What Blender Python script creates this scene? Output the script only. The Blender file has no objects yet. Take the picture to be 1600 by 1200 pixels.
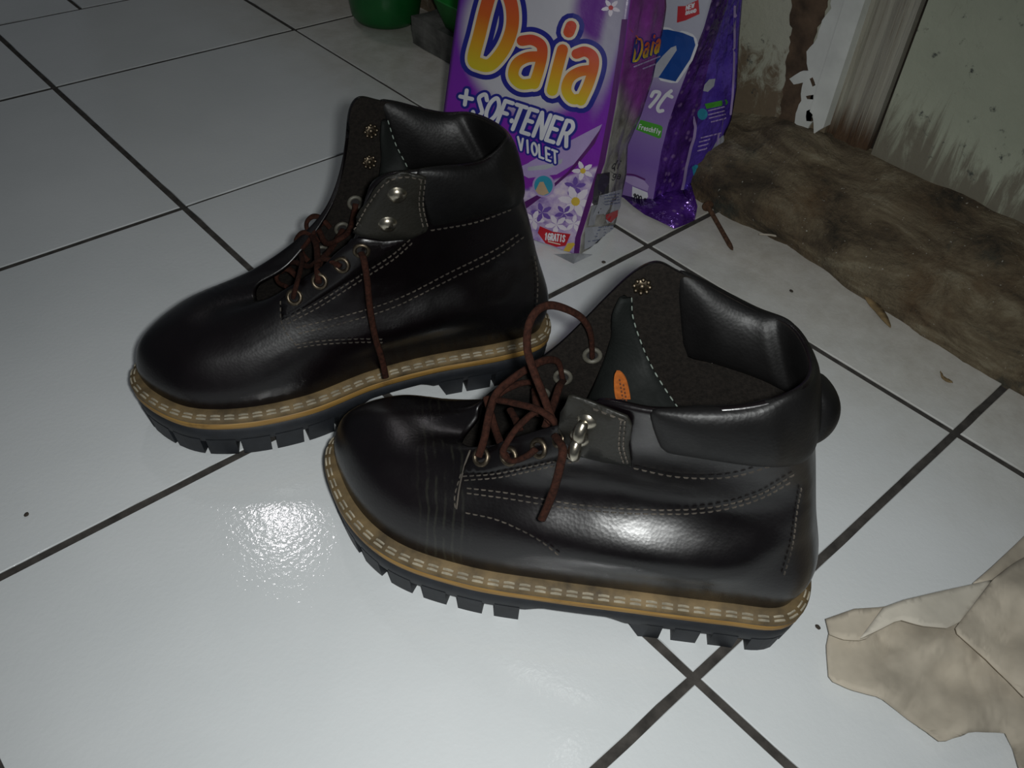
import bpy, bmesh, math, random
import numpy as np
from mathutils import Vector, Matrix
from mathutils.bvhtree import BVHTree

random.seed(7)
S = bpy.context.scene
COL = S.collection

# ------------------------------------------------------------------ camera
FPX = 1358.476
CAM = Vector((0.046877, -1.293556, 0.437928))
RC = np.array([[0.7448303, -0.6645694, 0.0597932],
               [-0.4214787, -0.5380582, -0.7299651],
               [0.5172847, 0.5184986, -0.6808640]])
cd = bpy.data.cameras.new('camera'); cam = bpy.data.objects.new('camera', cd); COL.objects.link(cam)
cd.sensor_fit = 'HORIZONTAL'; cd.sensor_width = 36.0; cd.lens = FPX / 1600 * 36; cd.clip_start = 0.01
M3 = Matrix((RC[0], -RC[1], -RC[2])).transposed()
cam.matrix_world = Matrix.Translation(CAM) @ M3.to_4x4()
S.camera = cam

# ------------------------------------------------------------------ light and exposure
w = bpy.data.worlds.new('world'); S.world = w; w.use_nodes = True
w.node_tree.nodes['Background'].inputs[0].default_value = (0.80, 0.90, 1.0, 1)
w.node_tree.nodes['Background'].inputs[1].default_value = 0.055

fl_d = bpy.data.lights.new('phone_flash', 'SPOT'); fl_d.shadow_soft_size = 0.009
fl_d.spot_size = math.radians(108); fl_d.spot_blend = 1.0
fl_d.energy = 8.7; fl_d.color = (0.98, 1.0, 0.985)
fl = bpy.data.objects.new('phone_flash', fl_d); COL.objects.link(fl)
right = Vector(RC[0]); down = Vector(RC[1]); fwd = Vector(RC[2])
fl.location = CAM + right * 0.020 - down * 0.004 - fwd * 0.006
fl.rotation_euler = (right * -.02 + down * .10 + fwd).to_track_quat('-Z', 'Y').to_euler()

bl_d = bpy.data.lights.new('room_bulb', 'POINT'); bl_d.shadow_soft_size = 0.05
bl_d.energy = 2.4; bl_d.color = (1.0, 0.95, 0.98)
bl = bpy.data.objects.new('room_bulb', bl_d); COL.objects.link(bl)
bl.location = (0.5945, 0.016, 1.30)

S.view_settings.view_transform = 'Standard'; S.view_settings.look = 'None'
S.view_settings.exposure = 0.0; S.view_settings.gamma = 1.0
S.view_settings.use_curve_mapping = False

# ------------------------------------------------------------------ helpers
def ray(u, v):
    return Vector(RC.T @ np.array([(u - 800) / FPX, (v - 600) / FPX, 1.0]))
def at_floor(u, v, z=0.0):
    d = ray(u, v); return CAM + d * ((z - CAM.z) / d.z)
def at_plane(u, v, p0, n):
    d = ray(u, v); return CAM + d * ((p0 - CAM).dot(n) / d.dot(n))
def project(P):
    q = RC @ np.array(P - CAM); return (FPX * q[0] / q[2] + 800, FPX * q[1] / q[2] + 600)

def lin(*rgb):
    return tuple(((c / 255) / 12.92 if c / 255 <= .04045 else ((c / 255 + .055) / 1.055) ** 2.4) for c in rgb) + (1,)

class NT:
    """small wrapper for building a node material"""
    def __init__(s, name):
        s.m = bpy.data.materials.new(name); s.m.use_nodes = True
        s.t = s.m.node_tree; s.b = s.t.nodes['Principled BSDF']
    def n(s, typ, **kw):
        nd = s.t.nodes.new(typ)
        for k, v in kw.items():
            if k in nd.inputs: nd.inputs[k].default_value = v
            else: setattr(nd, k, v)
        return nd
    def l(s, a, b): s.t.links.new(a, b)
    def coord(s, kind='Object'): return s.n('ShaderNodeTexCoord').outputs[kind]
    def noise(s, scale, detail=4, rough=.55, vec=None, dist=0):
        nd = s.n('ShaderNodeTexNoise', Scale=scale, Detail=detail, Roughness=rough, Distortion=dist)
        if vec is not None: s.l(vec, nd.inputs['Vector'])
        return nd.outputs['Fac']
    def ramp(s, fac, stops, interp='LINEAR'):
        nd = s.n('ShaderNodeValToRGB'); nd.color_ramp.interpolation = interp
        e = nd.color_ramp.elements
        while len(e) < len(stops): e.new(.5)
        for i, (p, c) in enumerate(stops):
            e[i].position = p; e[i].color = c if len(c) == 4 else (*c, 1)
        s.l(fac, nd.inputs[0]); return nd.outputs[0]
    def mix(s, fac, a, b):
        nd = s.n('ShaderNodeMix', data_type='RGBA')
        for val, sock in ((fac, nd.inputs[0]), (a, nd.inputs[6]), (b, nd.inputs[7])):
            if isinstance(val, (int, float)): sock.default_value = val
            elif isinstance(val, tuple): sock.default_value = val if len(val) == 4 else (*val, 1)
            else: s.l(val, sock)
        return nd.outputs[2]
    def math(s, op, a, b=0.0, clamp=False):
        nd = s.n('ShaderNodeMath', operation=op); nd.use_clamp = clamp
        for val, sock in ((a, nd.inputs[0]), (b, nd.inputs[1])):
            if isinstance(val, (int, float)): sock.default_value = val
            else: s.l(val, sock)
        return nd.outputs[0]
    def smooth(s, v, a, b):
        nd = s.n('ShaderNodeMapRange', interpolation_type='SMOOTHSTEP')
        s.l(v, nd.inputs[0]); nd.inputs[1].default_value = a; nd.inputs[2].default_value = b
        return nd.outputs[0]
    def bump(s, h, strength=.3, dist=.001):
        nd = s.n('ShaderNodeBump', Strength=strength, Distance=dist); s.l(h, nd.inputs['Height'])
        s.l(nd.outputs[0], s.b.inputs['Normal'])
    def color(s, c):
        if isinstance(c, tuple): s.b.inputs['Base Color'].default_value = c if len(c) == 4 else (*c, 1)
        else: s.l(c, s.b.inputs['Base Color'])
    def set(s, **kw):
        for k, v in kw.items():
            s.b.inputs[k.replace('_', ' ')].default_value = v
        return s

def plain(name, c, rough=.6, metal=0.0, var=.25, scale=60, bump=0.0, spec=.5):
    t = NT(name); v = t.coord()
    n = t.noise(scale, 4, .6, v)
    c = tuple(c[:3])
    t.color(t.ramp(n, [(.3, tuple(x * (1 - var) for x in c)), (.7, tuple(min(1, x * (1 + var)) for x in c))]))
    t.set(Roughness=rough, Metallic=metal); t.b.inputs['Specular IOR Level'].default_value = spec
    if bump: t.bump(n, bump, .0008)
    return t.m

def obj(name, verts, faces, mat=None, parent=None, smooth=True, mats=None, fmat=None):
    me = bpy.data.meshes.new(name)
    me.from_pydata([tuple(v) for v in verts], [], [tuple(f) for f in faces])
    for m in (mats or ([mat] if mat else [])): me.materials.append(m)
    if fmat is not None: me.polygons.foreach_set('material_index', fmat)
    me.polygons.foreach_set('use_smooth', [smooth] * len(me.polygons))
    me.update()
    o = bpy.data.objects.new(name, me); COL.objects.link(o)
    if parent: o.parent = parent
    return o
def obj_bm(name, bm, mat, parent=None, smooth=False):
    me = bpy.data.meshes.new(name); bm.to_mesh(me); bm.free()
    if mat: me.materials.append(mat)
    me.polygons.foreach_set('use_smooth', [smooth] * len(me.polygons))
    o = bpy.data.objects.new(name, me); COL.objects.link(o)
    if parent: o.parent = parent
    return o
def thing(o, label, cat, group=None):
    o['label'] = label; o['category'] = cat
    if group: o['group'] = group
    return o
def empty(name, loc=(0, 0, 0), rz=0):
    o = bpy.data.objects.new(name, None); COL.objects.link(o)
    o.location = loc; o.rotation_euler = (0, 0, rz); o.empty_display_size = .05
    return o
def struct(o, label=None):
    o['kind'] = 'structure'
    if label: o['label'] = label
    return o
def stuff(o): o['kind'] = 'stuff'; return o

def cr(p0, p1, p2, p3, t):
    return 0.5 * ((2 * p1) + (-p0 + p2) * t + (2 * p0 - 5 * p1 + 4 * p2 - p3) * t * t + (-p0 + 3 * p1 - 3 * p2 + p3) * t ** 3)
def spline(pts, n, closed=False):
    """n samples of a Catmull-Rom through pts (rows of a numpy array), centripetal-free, by index"""
    P = np.array(pts, float); m = len(P); out = []
    N = m if closed else m - 1
    for k in range(n):
        t = k / (n if closed else n - 1) * N
        i = min(int(t), N - 1) if not closed else int(t) % m
        f = t - int(t) if closed else t - i
        if closed: a, b, c, d = P[(i - 1) % m], P[i], P[(i + 1) % m], P[(i + 2) % m]
        else:
            b, c = P[i], P[i + 1]
            a = P[i - 1] if i > 0 else 2 * b - c
            d = P[i + 2] if i + 2 < m else 2 * c - b
        out.append(cr(a, b, c, d, f))
    return np.array(out)
def even(pts, step):
    """resample a polyline evenly"""
    P = np.array(pts, float); L = np.r_[0, np.cumsum(np.linalg.norm(np.diff(P, axis=0), axis=1))]
    n = max(2, int(round(L[-1] / step)) + 1); s = np.linspace(0, L[-1], n)
    return np.array([[np.interp(x, L, P[:, k]) for k in range(P.shape[1])] for x in s])

def grid_faces(nr, nc, wrap=False, flip=False):
    F = []
    for r in range(nr - 1):
        for c in range(nc if wrap else nc - 1):
            a, b = r * nc + c, r * nc + (c + 1) % nc
            q = (a, b, b + nc, a + nc)
            F.append(q[::-1] if flip else q)
    return F
def tube_mesh(path, r, seg=8, taper=None, flat=1.0):
    P = np.array(path, float); V = []; n = len(P)
    T = np.gradient(P, axis=0); T /= np.linalg.norm(T, axis=1)[:, None] + 1e-12
    up = np.array([0.0, 0, 1]) if abs(T[0][2]) < .9 else np.array([1.0, 0, 0])
    for i in range(n):
        up = up - T[i] * (up @ T[i]); up /= np.linalg.norm(up) + 1e-12
        s = np.cross(T[i], up); rr = r * (taper(i / (n - 1)) if taper else 1)
        for k in range(seg):
            a = 2 * math.pi * k / seg
            V.append(P[i] + rr * (math.cos(a) * s + math.sin(a) * up * flat))
    F = grid_faces(n, seg, True)
    F += [tuple(range(seg))[::-1], tuple(range((n - 1) * seg, n * seg))]
    return V, F
def lathe(profile, seg, M=Matrix()):
    """profile: (r,z) list -> verts, faces, placed by matrix M"""
    V = []; n = len(profile)
    for (r, z) in profile:
        for k in range(seg):
            a = 2 * math.pi * k / seg
            V.append(M @ Vector((r * math.cos(a), r * math.sin(a), z)))
    F = grid_faces(n, seg, True)
    if profile[-1][0] > 1e-6: F.append(tuple(range((n - 1) * seg, n * seg)))
    if profile[0][0] > 1e-6: F.append(tuple(range(seg))[::-1])
    return V, F
def merge(parts):
    V = []; F = []
    for v, f in parts:
        o = len(V); V += list(v); F += [tuple(i + o for i in q) for q in f]
    return V, F
def frame_at(p, n, up=Vector((0, 0, 1))):
    n = Vector(n).normalized(); x = up.cross(n)
    if x.length < 1e-4: x = Vector((1, 0, 0))
    x.normalize(); y = n.cross(x)
    m = Matrix((x, y, n)).transposed().to_4x4(); m.translation = Vector(p); return m
def dash_boxes(P, N, dash, gap, wid, thick):
    """little raised thread stitches along polyline P with normals N"""
    P = np.array(P, float); N = np.array(N, float)
    L = np.r_[0, np.cumsum(np.linalg.norm(np.diff(P, axis=0), axis=1))]; out = []
    f = lambda A, s: np.array([np.interp(s, L, A[:, k]) for k in range(3)])
    s = 0.0
    while s + dash <= L[-1]:
        a, b, n = f(P, s), f(P, s + dash), f(N, s + dash / 2); n /= np.linalg.norm(n) + 1e-9
        t = b - a; t /= np.linalg.norm(t) + 1e-9; sd = np.cross(n, t) * wid / 2; h = n * thick
        mid = (a + b) / 2 + h
        V = [a - sd * .6 - h * .3, a + sd * .6 - h * .3, b + sd * .6 - h * .3, b - sd * .6 - h * .3,
             a + (b - a) * .2 - sd * .8 + h, a + (b - a) * .2 + sd * .8 + h, a + (b - a) * .8 + sd * .8 + h, a + (b - a) * .8 - sd * .8 + h]
        out.append((V, [(4, 5, 6, 7), (0, 1, 5, 4), (1, 2, 6, 5), (2, 3, 7, 6), (3, 0, 4, 7)]))
        s += dash + gap
    return merge(out) if out else ([], [])

# ------------------------------------------------------------------ materials
def m_tile():
    t = NT('glazed_white_tile'); v = t.coord()
    big = t.noise(5, 5, .6, v); fine = t.noise(300, 2, .5, v); grit = t.noise(600, 2, .5, v)
    g = t.n('ShaderNodeNewGeometry').outputs['Position']
    sx = t.n('ShaderNodeSeparateXYZ'); t.l(g, sx.inputs[0])
    n2 = t.noise(9, 6, .65, g)
    d = t.smooth(t.math('ADD', sx.outputs[0], t.math('MULTIPLY', n2, .16)), .56, .80)
    c = t.ramp(big, [(.3, (.66, .69, .70)), (.7, (.74, .765, .775))])
    dirt = t.ramp(t.noise(35, 6, .7, g), [(.35, (.42, .37, .28)), (.65, (.62, .58, .50))])
    t.color(t.mix(t.math('MULTIPLY', d, .75), c, dirt))
    t.set(Roughness=.085); t.b.inputs['Specular IOR Level'].default_value = .5
    t.bump(t.math('ADD', t.math('MULTIPLY', fine, 1.0), t.math('MULTIPLY', grit, .05)), .22, .0006)
    return t.m
def m_leather(name, c, c2, rough, bump=.25, scale=350, wear=None, creases=False, spec=.3):
    t = NT(name); v = t.coord()
    a = t.noise(14, 5, .6, v); g = t.n('ShaderNodeTexVoronoi', Scale=scale * 1.6); t.l(v, g.inputs['Vector'])
    col = t.ramp(a, [(.35, c), (.7, c2)])
    if wear:
        col = t.mix(t.smooth(t.noise(45, 7, .7, v), .55, .75), col, wear)
    if creases:
        sx = t.n('ShaderNodeSeparateXYZ'); t.l(v, sx.inputs[0])
        ay = t.math('ADD', sx.outputs[0], t.math('MULTIPLY', sx.outputs[1], .38))
        wob = t.math('ADD', ay, t.math('MULTIPLY', t.noise(30, 3, .5, v), .010))
        line = t.smooth(t.math('SINE', t.math('MULTIPLY', wob, 1250)), .35, .95)
        band = t.math('MULTIPLY', t.smooth(ay, .205, .215), t.smooth(ay, .242, .230))
        col = t.mix(t.math('MULTIPLY', t.math('MULTIPLY', line, band), t.smooth(t.noise(50, 4, .6, v), .40, .60)), col, (.013, .0125, .0095))
    t.color(col)
    t.l(t.ramp(t.noise(22, 5, .65, v), [(.3, (rough * .8,) * 3), (.75, (min(1, rough * 1.35),) * 3)]), t.b.inputs['Roughness'])
    hh = t.math('ADD', t.math('MULTIPLY', g.outputs['Distance'], .5), t.noise(120, 5, .6, v))
    t.bump(hh, bump, .0006); t.b.inputs['Specular IOR Level'].default_value = spec
    return t.m
TILE = m_tile()
GROUT = plain('dirty_grout', (.050, .045, .040), .95, 0, .5, 90, .4)
LEATHER = m_leather('oiled_brown_leather', (.0015, .0009, .0012), (.0036, .0018, .0027), .30, .12, spec=.5)
LEATHER_CREASED = m_leather('creased_brown_leather', (.0015, .0009, .0012), (.0036, .0018, .0027), .31, .12, creases=True, spec=.55)
LEATHER_FLAP = m_leather('dry_leather', (.009, .0085, .0068), (.018, .017, .0135), .46, .4, 350, (.035, .031, .024))
LEATHER_COLLAR = m_leather('padded_leather', (.0030, .0028, .0030), (.0065, .0062, .0062), .46, .25)
LINING = plain('fuzzy_lining', (.0085, .0068, .0055), .98, 0, .5, 500, 1.0, .2)
TONGUE = m_leather('tongue_leather', (.0016, .0027, .0022), (.0034, .0050, .0042), .75, .3)
RUBBER = plain('black_rubber', (.010, .012, .016), .62, 0, .3, 120, .25)
def m_mid():
    t = NT('tan_midsole'); v = t.coord()
    sx = t.n('ShaderNodeMapping'); sx.inputs['Scale'].default_value = (6, 6, 200); t.l(v, sx.inputs['Vector'])
    lines = t.noise(6, 3, .6, sx.outputs[0]); blot = t.noise(25, 6, .7, v)
    c = t.ramp(lines, [(.3, (.20, .105, .022)), (.7, (.34, .20, .050))])
    t.color(t.mix(t.smooth(blot, .5, .72), c, (.10, .055, .015)))
    t.set(Roughness=.55); t.bump(lines, .3, .0006); return t.m
MID = m_mid()
WELT = plain('grubby_welt', (.125, .085, .037), .7, 0, .55, 60, .3)
EYELET_GREY = plain('grey_eyelet', (.085, .080, .064), .55, .2, .3, 200)
THREAD = plain('pale_thread', (.31, .275, .205), .85, 0, .4, 120)
THREAD_DIM = plain('worn_thread', (.060, .050, .040), .85, 0, .6, 60)
THREAD_GREEN = plain('light_green_thread', (.15, .18, .155), .8, 0, .3, 200)
LACE = plain('brown_lace', (.025, .0082, .0048), .9, 0, .5, 420, .7, .15)
METAL = plain('worn_nickel', (.46, .42, .34), .28, 1.0, .3, 200, .2)
METAL_DULL = plain('dull_brass', (.13, .105, .075), .45, 1.0, .4, 300, .2)
HOLE_SHADE = plain('painted_hole_shade', (.006, .005, .005), .9)  # shade inside the eyelets, put in as a near-black colour
ORANGE = plain('orange_label', (.36, .095, .012), .7, 0, .25, 250, .3)
BROWN_INK = plain('brown_ink', (.10, .03, .008), .8)

# ------------------------------------------------------------------ floor with separate tiles
fx0, fx1, fy0, fy1 = -1.2, .80, -2.1, 1.1
floor = struct(obj('floor', [(fx0, fy0, -.06), (fx1, fy0, -.06), (fx1, fy1, -.06), (fx0, fy1, -.06),
                     (fx0, fy0, -.0012), (fx1, fy0, -.0012), (fx1, fy1, -.0012), (fx0, fy1, -.0012)],
             [(0, 3, 2, 1), (4, 5, 6, 7), (0, 1, 5, 4), (1, 2, 6, 5), (2, 3, 7, 6), (3, 0, 4, 7)], GROUT, smooth=False),
             'white glazed tile floor with dark grout lines')
def tile(x0, x1, y0, y1):
    b = .0005; z0, z1 = -.004, random.uniform(-.0002, .0002)
    bm = bmesh.new()
    rings = []
    for (o, z) in ((0, z0), (0, z1 - b), (b, z1)):
        rr = []
        cs = [(x0 + o, y0 + o), (x1 - o, y0 + o), (x1 - o, y1 - o), (x0 + o, y1 - o)]
        for i in range(4):
            p, q = cs[i], cs[(i + 1) % 4]
            for k in range(12):
                f = k / 12; j = 0.0
                if o == 0 and 0 < k: j = random.choice((0, 0, 0, 0, .0002, .0005))
                x, y = p[0] + (q[0] - p[0]) * f, p[1] + (q[1] - p[1]) * f
                cx, cy = (x0 + x1) / 2, (y0 + y1) / 2
                if i % 2 == 0: y += j * (1 if y < cy else -1)
                else: x += j * (1 if x < cx else -1)
                rr.append(bm.verts.new((x, y, z)))
        rings.append(rr)
    n = 48
    for a, b_ in zip(rings, rings[1:]):
        for i in range(n): bm.faces.new((a[i], a[(i + 1) % n], b_[(i + 1) % n], b_[i]))
    bm.faces.new(rings[-1])
    return obj_bm('tile', bm, TILE, floor)
T = .3
xs_main = [-.9, -.6, -.3, 0, .301, .600, .795]
ys = [-1.8, -1.5, -1.199, -.899, -.600, -.299, -.097]
for r in range(len(ys) - 1):
    for c in range(len(xs_main) - 1):
        g = .0028
        x0, x1, y0, y1 = xs_main[c] + g, xs_main[c + 1] - g, ys[r] + g, ys[r + 1] - g
        if r == 3 and c >= 4: y0 += 0
        if r == 3 and c == 4: y1 += .0015
        if r == 4 and c == 4: y0 -= .0008; x1 += .0012
        if r == 4 and c == 5: x0 -= .0010
        tile(x0, x1, y0, y1)
xs2 = [-.79, -.49, -.19, .11, .412, .712, .795]; ys2 = [-.097, .203, .503, .803, 1.1]
for r in range(len(ys2) - 1):
    for c in range(len(xs2) - 1):
        tile(xs2[c] + .0022, xs2[c + 1] - .0022, ys2[r] + .0022, ys2[r + 1] - .0022)

# ------------------------------------------------------------------ wall, door frame, skirting
W = .78
def m_wall(name, c1, c2, stain, lo, hi, streak=False):
    t = NT(name); g = t.n('ShaderNodeNewGeometry').outputs['Position']
    sx = t.n('ShaderNodeSeparateXYZ'); t.l(g, sx.inputs[0])
    a = t.noise(18, 7, .7, g); b = t.noise(5, 5, .6, g)
    c = t.ramp(b, [(.35, c1), (.65, c2)])
    mp = t.n('ShaderNodeMapping'); mp.inputs['Scale'].default_value = (30, 30, 5 if streak else 22); t.l(g, mp.inputs['Vector'])
    s = t.noise(1.6, 8, .75, mp.outputs[0], 1.0)
    zz = t.smooth(sx.outputs[2], hi, lo)
    m = t.smooth(t.math('ADD', s, t.math('MULTIPLY', zz, .36)), .60, .80)
    c = t.mix(m, c, stain)
    c = t.mix(t.smooth(t.noise(60, 6, .7, g), .60, .72), c, (.035, .04, .04))
    t.color(c); t.set(Roughness=.85); t.bump(t.math('ADD', a, t.noise(150, 4, .6, g)), .35, .002)
    return t.m
PLASTER = m_wall('grey_plaster', (.38, .385, .30), (.47, .47, .37), (.16, .12, .075), .06, .16)
DOORPAINT = m_wall('weathered_panel', (.36, .385, .295), (.45, .475, .365), (.19, .175, .13), .06, .17, True)
def m_wood():
    t = NT('rotting_frame_wood'); g = t.n('ShaderNodeNewGeometry').outputs['Position']
    sx = t.n('ShaderNodeSeparateXYZ'); t.l(g, sx.inputs[0])
    mp = t.n('ShaderNodeMapping'); mp.inputs['Scale'].default_value = (120, 120, 5); t.l(g, mp.inputs['Vector'])
    s = t.noise(1.2, 7, .7, mp.outputs[0], .8)
    c = t.ramp(s, [(.32, (.15, .10, .06)), (.42, (.33, .31, .25)), (.75, (.42, .41, .34))])
    lowz = t.smooth(t.math('ADD', sx.outputs[2], t.math('MULTIPLY', s, .07)), .155, .115)
    rot = t.ramp(t.noise(55, 6, .7, mp.outputs[0]), [(.35, (.03, .018, .010)), (.65, (.14, .075, .035))])
    t.color(t.mix(lowz, c, rot)); t.set(Roughness=.85); t.bump(s, .7, .003); return t.m
WOOD = m_wood()
PAINT = plain('flaking_white_paint', (.66, .68, .63), .6, 0, .12, 30, .25)
ROT = plain('brown_exposed_wall', (.085, .055, .033), .95, 0, .6, 45, .9)
GAP_SHADE = plain('painted_gap_shade', (.025, .018, .012), .95, 0, .4)  # near-black colour stands in for the shade inside the open gap

def slab_x(name, x, thick, y0, y1, z0, z1, mat, ny=2, nz=2, jag=None):
    """wall-like slab whose front is at x (facing -x)"""
    V = []; F = []
    for i in range(nz):
        for j in range(ny):
            y = y0 + (y1 - y0) * j / (ny - 1); z = z0 + (z1 - z0) * i / (nz - 1)
            dx = dz = dy = 0
            if jag: dx, dy, dz = jag(j / (ny - 1), i / (nz - 1), y, z)
            V.append((x + dx, y + dy, z + dz))
    n = len(V)
    V += [(x + thick, v[1], v[2]) for v in V]
    fr = grid_faces(nz, ny, flip=True); F += fr + [tuple(i + n for i in f[::-1]) for f in fr]
    for j in range(ny - 1):
        F.append((j, j + 1, j + 1 + n, j + n)); a = (nz - 1) * ny + j
        F.append((a + 1, a, a + n, a + 1 + n))
    for i in range(nz - 1):
        a = i * ny; F.append((a + ny, a, a + n, a + ny + n)); a = i * ny + ny - 1
        F.append((a, a + ny, a + ny + n, a + n))
    return obj(name, V, F, mat, smooth=False)
wall_r = struct(slab_x('wall_right', W, .10, -.9415, 1.1, -.02, 2.2, PLASTER),
                'grey stained plaster wall left of the white door frame')
rr = random.Random(3)
def jag_bead(u, v, y, z):
    if v < .06: return 0, 0.004 * (u - .5), .035 * abs(u - .35) + .010 * rr.random()
    return 0, 0, 0
bead = slab_x('trim_1', W - .007, .012, -.9405, -.9265, .068, 2.2, PAINT, 6, 40, jag_bead)
struct(bead, 'white painted corner strip of the door frame')
bead2 = slab_x('trim_2', W - .003, .010, -.9265, -.919, .078, 2.2, PAINT, 3, 30)
struct(bead2, 'narrow white painted edge beside the corner strip')
rr2 = [.0, .0008, -.0012, -.0009, .0012, .0004, -.0016, .0010, .0]
def jag_wood(u, v, y, z):
    return rr2[int(round(u * 8))], 0, (rr.uniform(0, .012) if v == 0 else 0)
wood = slab_x('trim_3', W + .004, .09, -.984, -.9405, .062, 2.2, WOOD, 9, 30, jag_wood)
struct(wood, 'weathered wooden door frame post with a rotten foot')
gap_p = slab_x('trim_4', W + .012, .05, -.991, -.984, .0, 2.2, GAP_SHADE)  # recessed solid strip, its shade is in the colour
struct(gap_p, 'strip coloured dark for the shade in the gap between frame and panel')
door = slab_x('door_1', W + .002, .04, -2.1, -.990, .045, 2.2, DOORPAINT, 2, 2)
struct(door, 'weathered grey wall panel right of the door frame')

def wall_patch(name, px, mat, off, jit, parent, seed):
    """irregular flake on the wall: outline given as (y,z), with real thickness"""
    r = random.Random(seed); n = Vector((1, 0, 0)); P = []
    base = px
    for i in range(len(base)):
        (a, b), (c, d) = base[i], base[(i + 1) % len(base)]
        k = max(1, int(math.hypot(c - a, d - b) / .004))
        for q in range(k):
            f = q / k; P.append((a + (c - a) * f + r.uniform(-jit, jit), b + (d - b) * f + r.uniform(-jit, jit)))
    bm = bmesh.new()
    vs = [bm.verts.new((W - off, y, z)) for y, z in P]
    f = bm.faces.new(vs); f.normal_update()
    if f.normal.x > 0: f.normal_flip()
    ret = bmesh.ops.extrude_face_region(bm, geom=[f])
    for e in ret['geom']:
        if isinstance(e, bmesh.types.BMVert): e.co.x = W + .002
    bmesh.ops.recalc_face_normals(bm, faces=bm.faces)
    return obj_bm(name, bm, mat, parent)
def yz(u, v):
    p = at_plane(u, v, Vector((W, 0, 0)), Vector((1, 0, 0))); return (p.y, p.z)
stain = wall_patch('bare_patch', [yz(*q) for q in [(1238, -60), (1236, 60), (1228, 110), (1222, 170), (1205, 215), (1255, 215), (1262, 150),
                                       (1272, 60), (1290, 20), (1312, -60)]], ROT, .0012, .0016, wall_r, 5)
flake = wall_patch('paint_flake', [yz(*q) for q in [(1300, -20), (1302, 12), (1286, 30), (1278, 60), (1262, 80), (1265, 108), (1252, 112), (1237, 122),
                                        (1242, 132), (1256, 128), (1254, 155), (1247, 170), (1243, 190), (1262, 207), (1270, 190),
                                        (1262, 175), (1275, 165), (1288, 160), (1308, 70), (1326, -20)]], PAINT, .0026, .0009, wall_r, 8)
for q in ([(1263, 172), (1275, 168), (1270, 188), (1262, 188)], [(1268, 122), (1273, 120), (1277, 132), (1272, 134)], [(1262, 149), (1274, 147), (1273, 154), (1264, 154)]):
    wall_patch('chip', [yz(*k) for k in q], ROT, .0030, .0005, wall_r, 11)

def m_mound():
    t = NT('dirt_caked_concrete'); g = t.n('ShaderNodeNewGeometry').outputs['Position']
    mp = t.n('ShaderNodeMapping'); mp.inputs['Scale'].default_value = (1, .45, 1.5); t.l(g, mp.inputs['Vector'])
    a = t.noise(26, 8, .72, mp.outputs[0], .5); b = t.noise(9, 6, .65, g); f = t.noise(220, 5, .7, g)
    c = t.ramp(a, [(.33, (.030, .025, .016)), (.45, (.112, .082, .048)), (.56, (.195, .155, .095)), (.72, (.38, .34, .235))])
    c = t.mix(t.math('MULTIPLY', t.smooth(b, .45, .68), .75), c, (.135, .076, .032))
    c = t.mix(t.smooth(t.noise(14, 6, .7, g), .56, .7), c, (.045, .048, .036))
    c = t.mix(t.math('MULTIPLY', t.smooth(t.noise(6, 4, .6, g), .50, .64), .7), c, (.026, .020, .013))
    c = t.mix(t.smooth(t.noise(330, 2, .5, g), .71, .76), c, (.42, .40, .34))
    t.color(c); t.set(Roughness=.95); t.bump(t.math('ADD', t.math('MULTIPLY', a, 1.4), f), .8, .006); return t.m
MOUND = m_mound()
def hash2(i, j, s=0):
    x = math.sin(i * 127.1 + j * 311.7 + s * 74.7) * 43758.5453; return x - math.floor(x)
def vnoise(x, y, s=0):
    i, j = math.floor(x), math.floor(y); f, g = x - i, y - j
    f = f * f * (3 - 2 * f); g = g * g * (3 - 2 * g)
    a = hash2(i, j, s) * (1 - f) + hash2(i + 1, j, s) * f; b = hash2(i, j + 1, s) * (1 - f) + hash2(i + 1, j + 1, s) * f
    return a * (1 - g) + b * g
def fbm(x, y, s=0):
    return (vnoise(x, y, s) + .5 * vnoise(2 * x, 2 * y, s + 1) + .25 * vnoise(4 * x, 4 * y, s + 2) + .125 * vnoise(8 * x, 8 * y, s + 3)) / 1.875
def base_x(y):
    return float(np.interp(y, [-2.1, -1.215, -1.177, -1.131, -1.081, -1.031, -.978, -.933, -.90, -.86, -.62],
                           [.676, .679, .682, .686, .690, .697, .703, .698, .696, .699, .706]))
def mound():
    prof = [(0, -.002), (.002, .008), (.006, .020), (.013, .032), (.024, .043), (.038, .053), (.054, .061), (.070, .068), (.086, .074), (.112, .076)]
    prof = spline(prof, 30); ny = 260; V = []; y0, y1 = -2.1, -.63
    for i in range(ny):
        y = y0 + (y1 - y0) * i / (ny - 1); bx = base_x(y); k = 1.0
        if y > -.90: k = max(.45, 1 - (y + .90) / .14 * .55)
        for j, (dx, z) in enumerate(prof):
            s = j / 29; ph = (.115 - (W - bx)) / .115
            x = bx + dx * ((W + .018 - bx) / .112)
            env = min(1, s * 6) * (1 if s < .8 else (1 - s) / .2 * .9 + .1)
            n1 = (fbm(y * 14, s * 3.0, 1) - .5) * .026 + (fbm(y * 55, s * 11, 4) - .5) * .010
            layer = math.sin(s * 16 + fbm(y * 8, s * 2, 9) * 7) * .0018
            zz = z * k + env * (n1 + layer); xx = x + (fbm(y * 40, s * 5, 7) - .5) * .010 * (1 if s < .8 else .3)
            if j == 0: zz = -.002
            V.append((xx, y, max(zz, -.002)))
    return obj('baseboard_right', V, grid_faces(ny, 30, flip=True), MOUND)
mo = mound(); struct(mo, 'crumbling dirt-caked concrete kerb along the foot of the wall')

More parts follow.
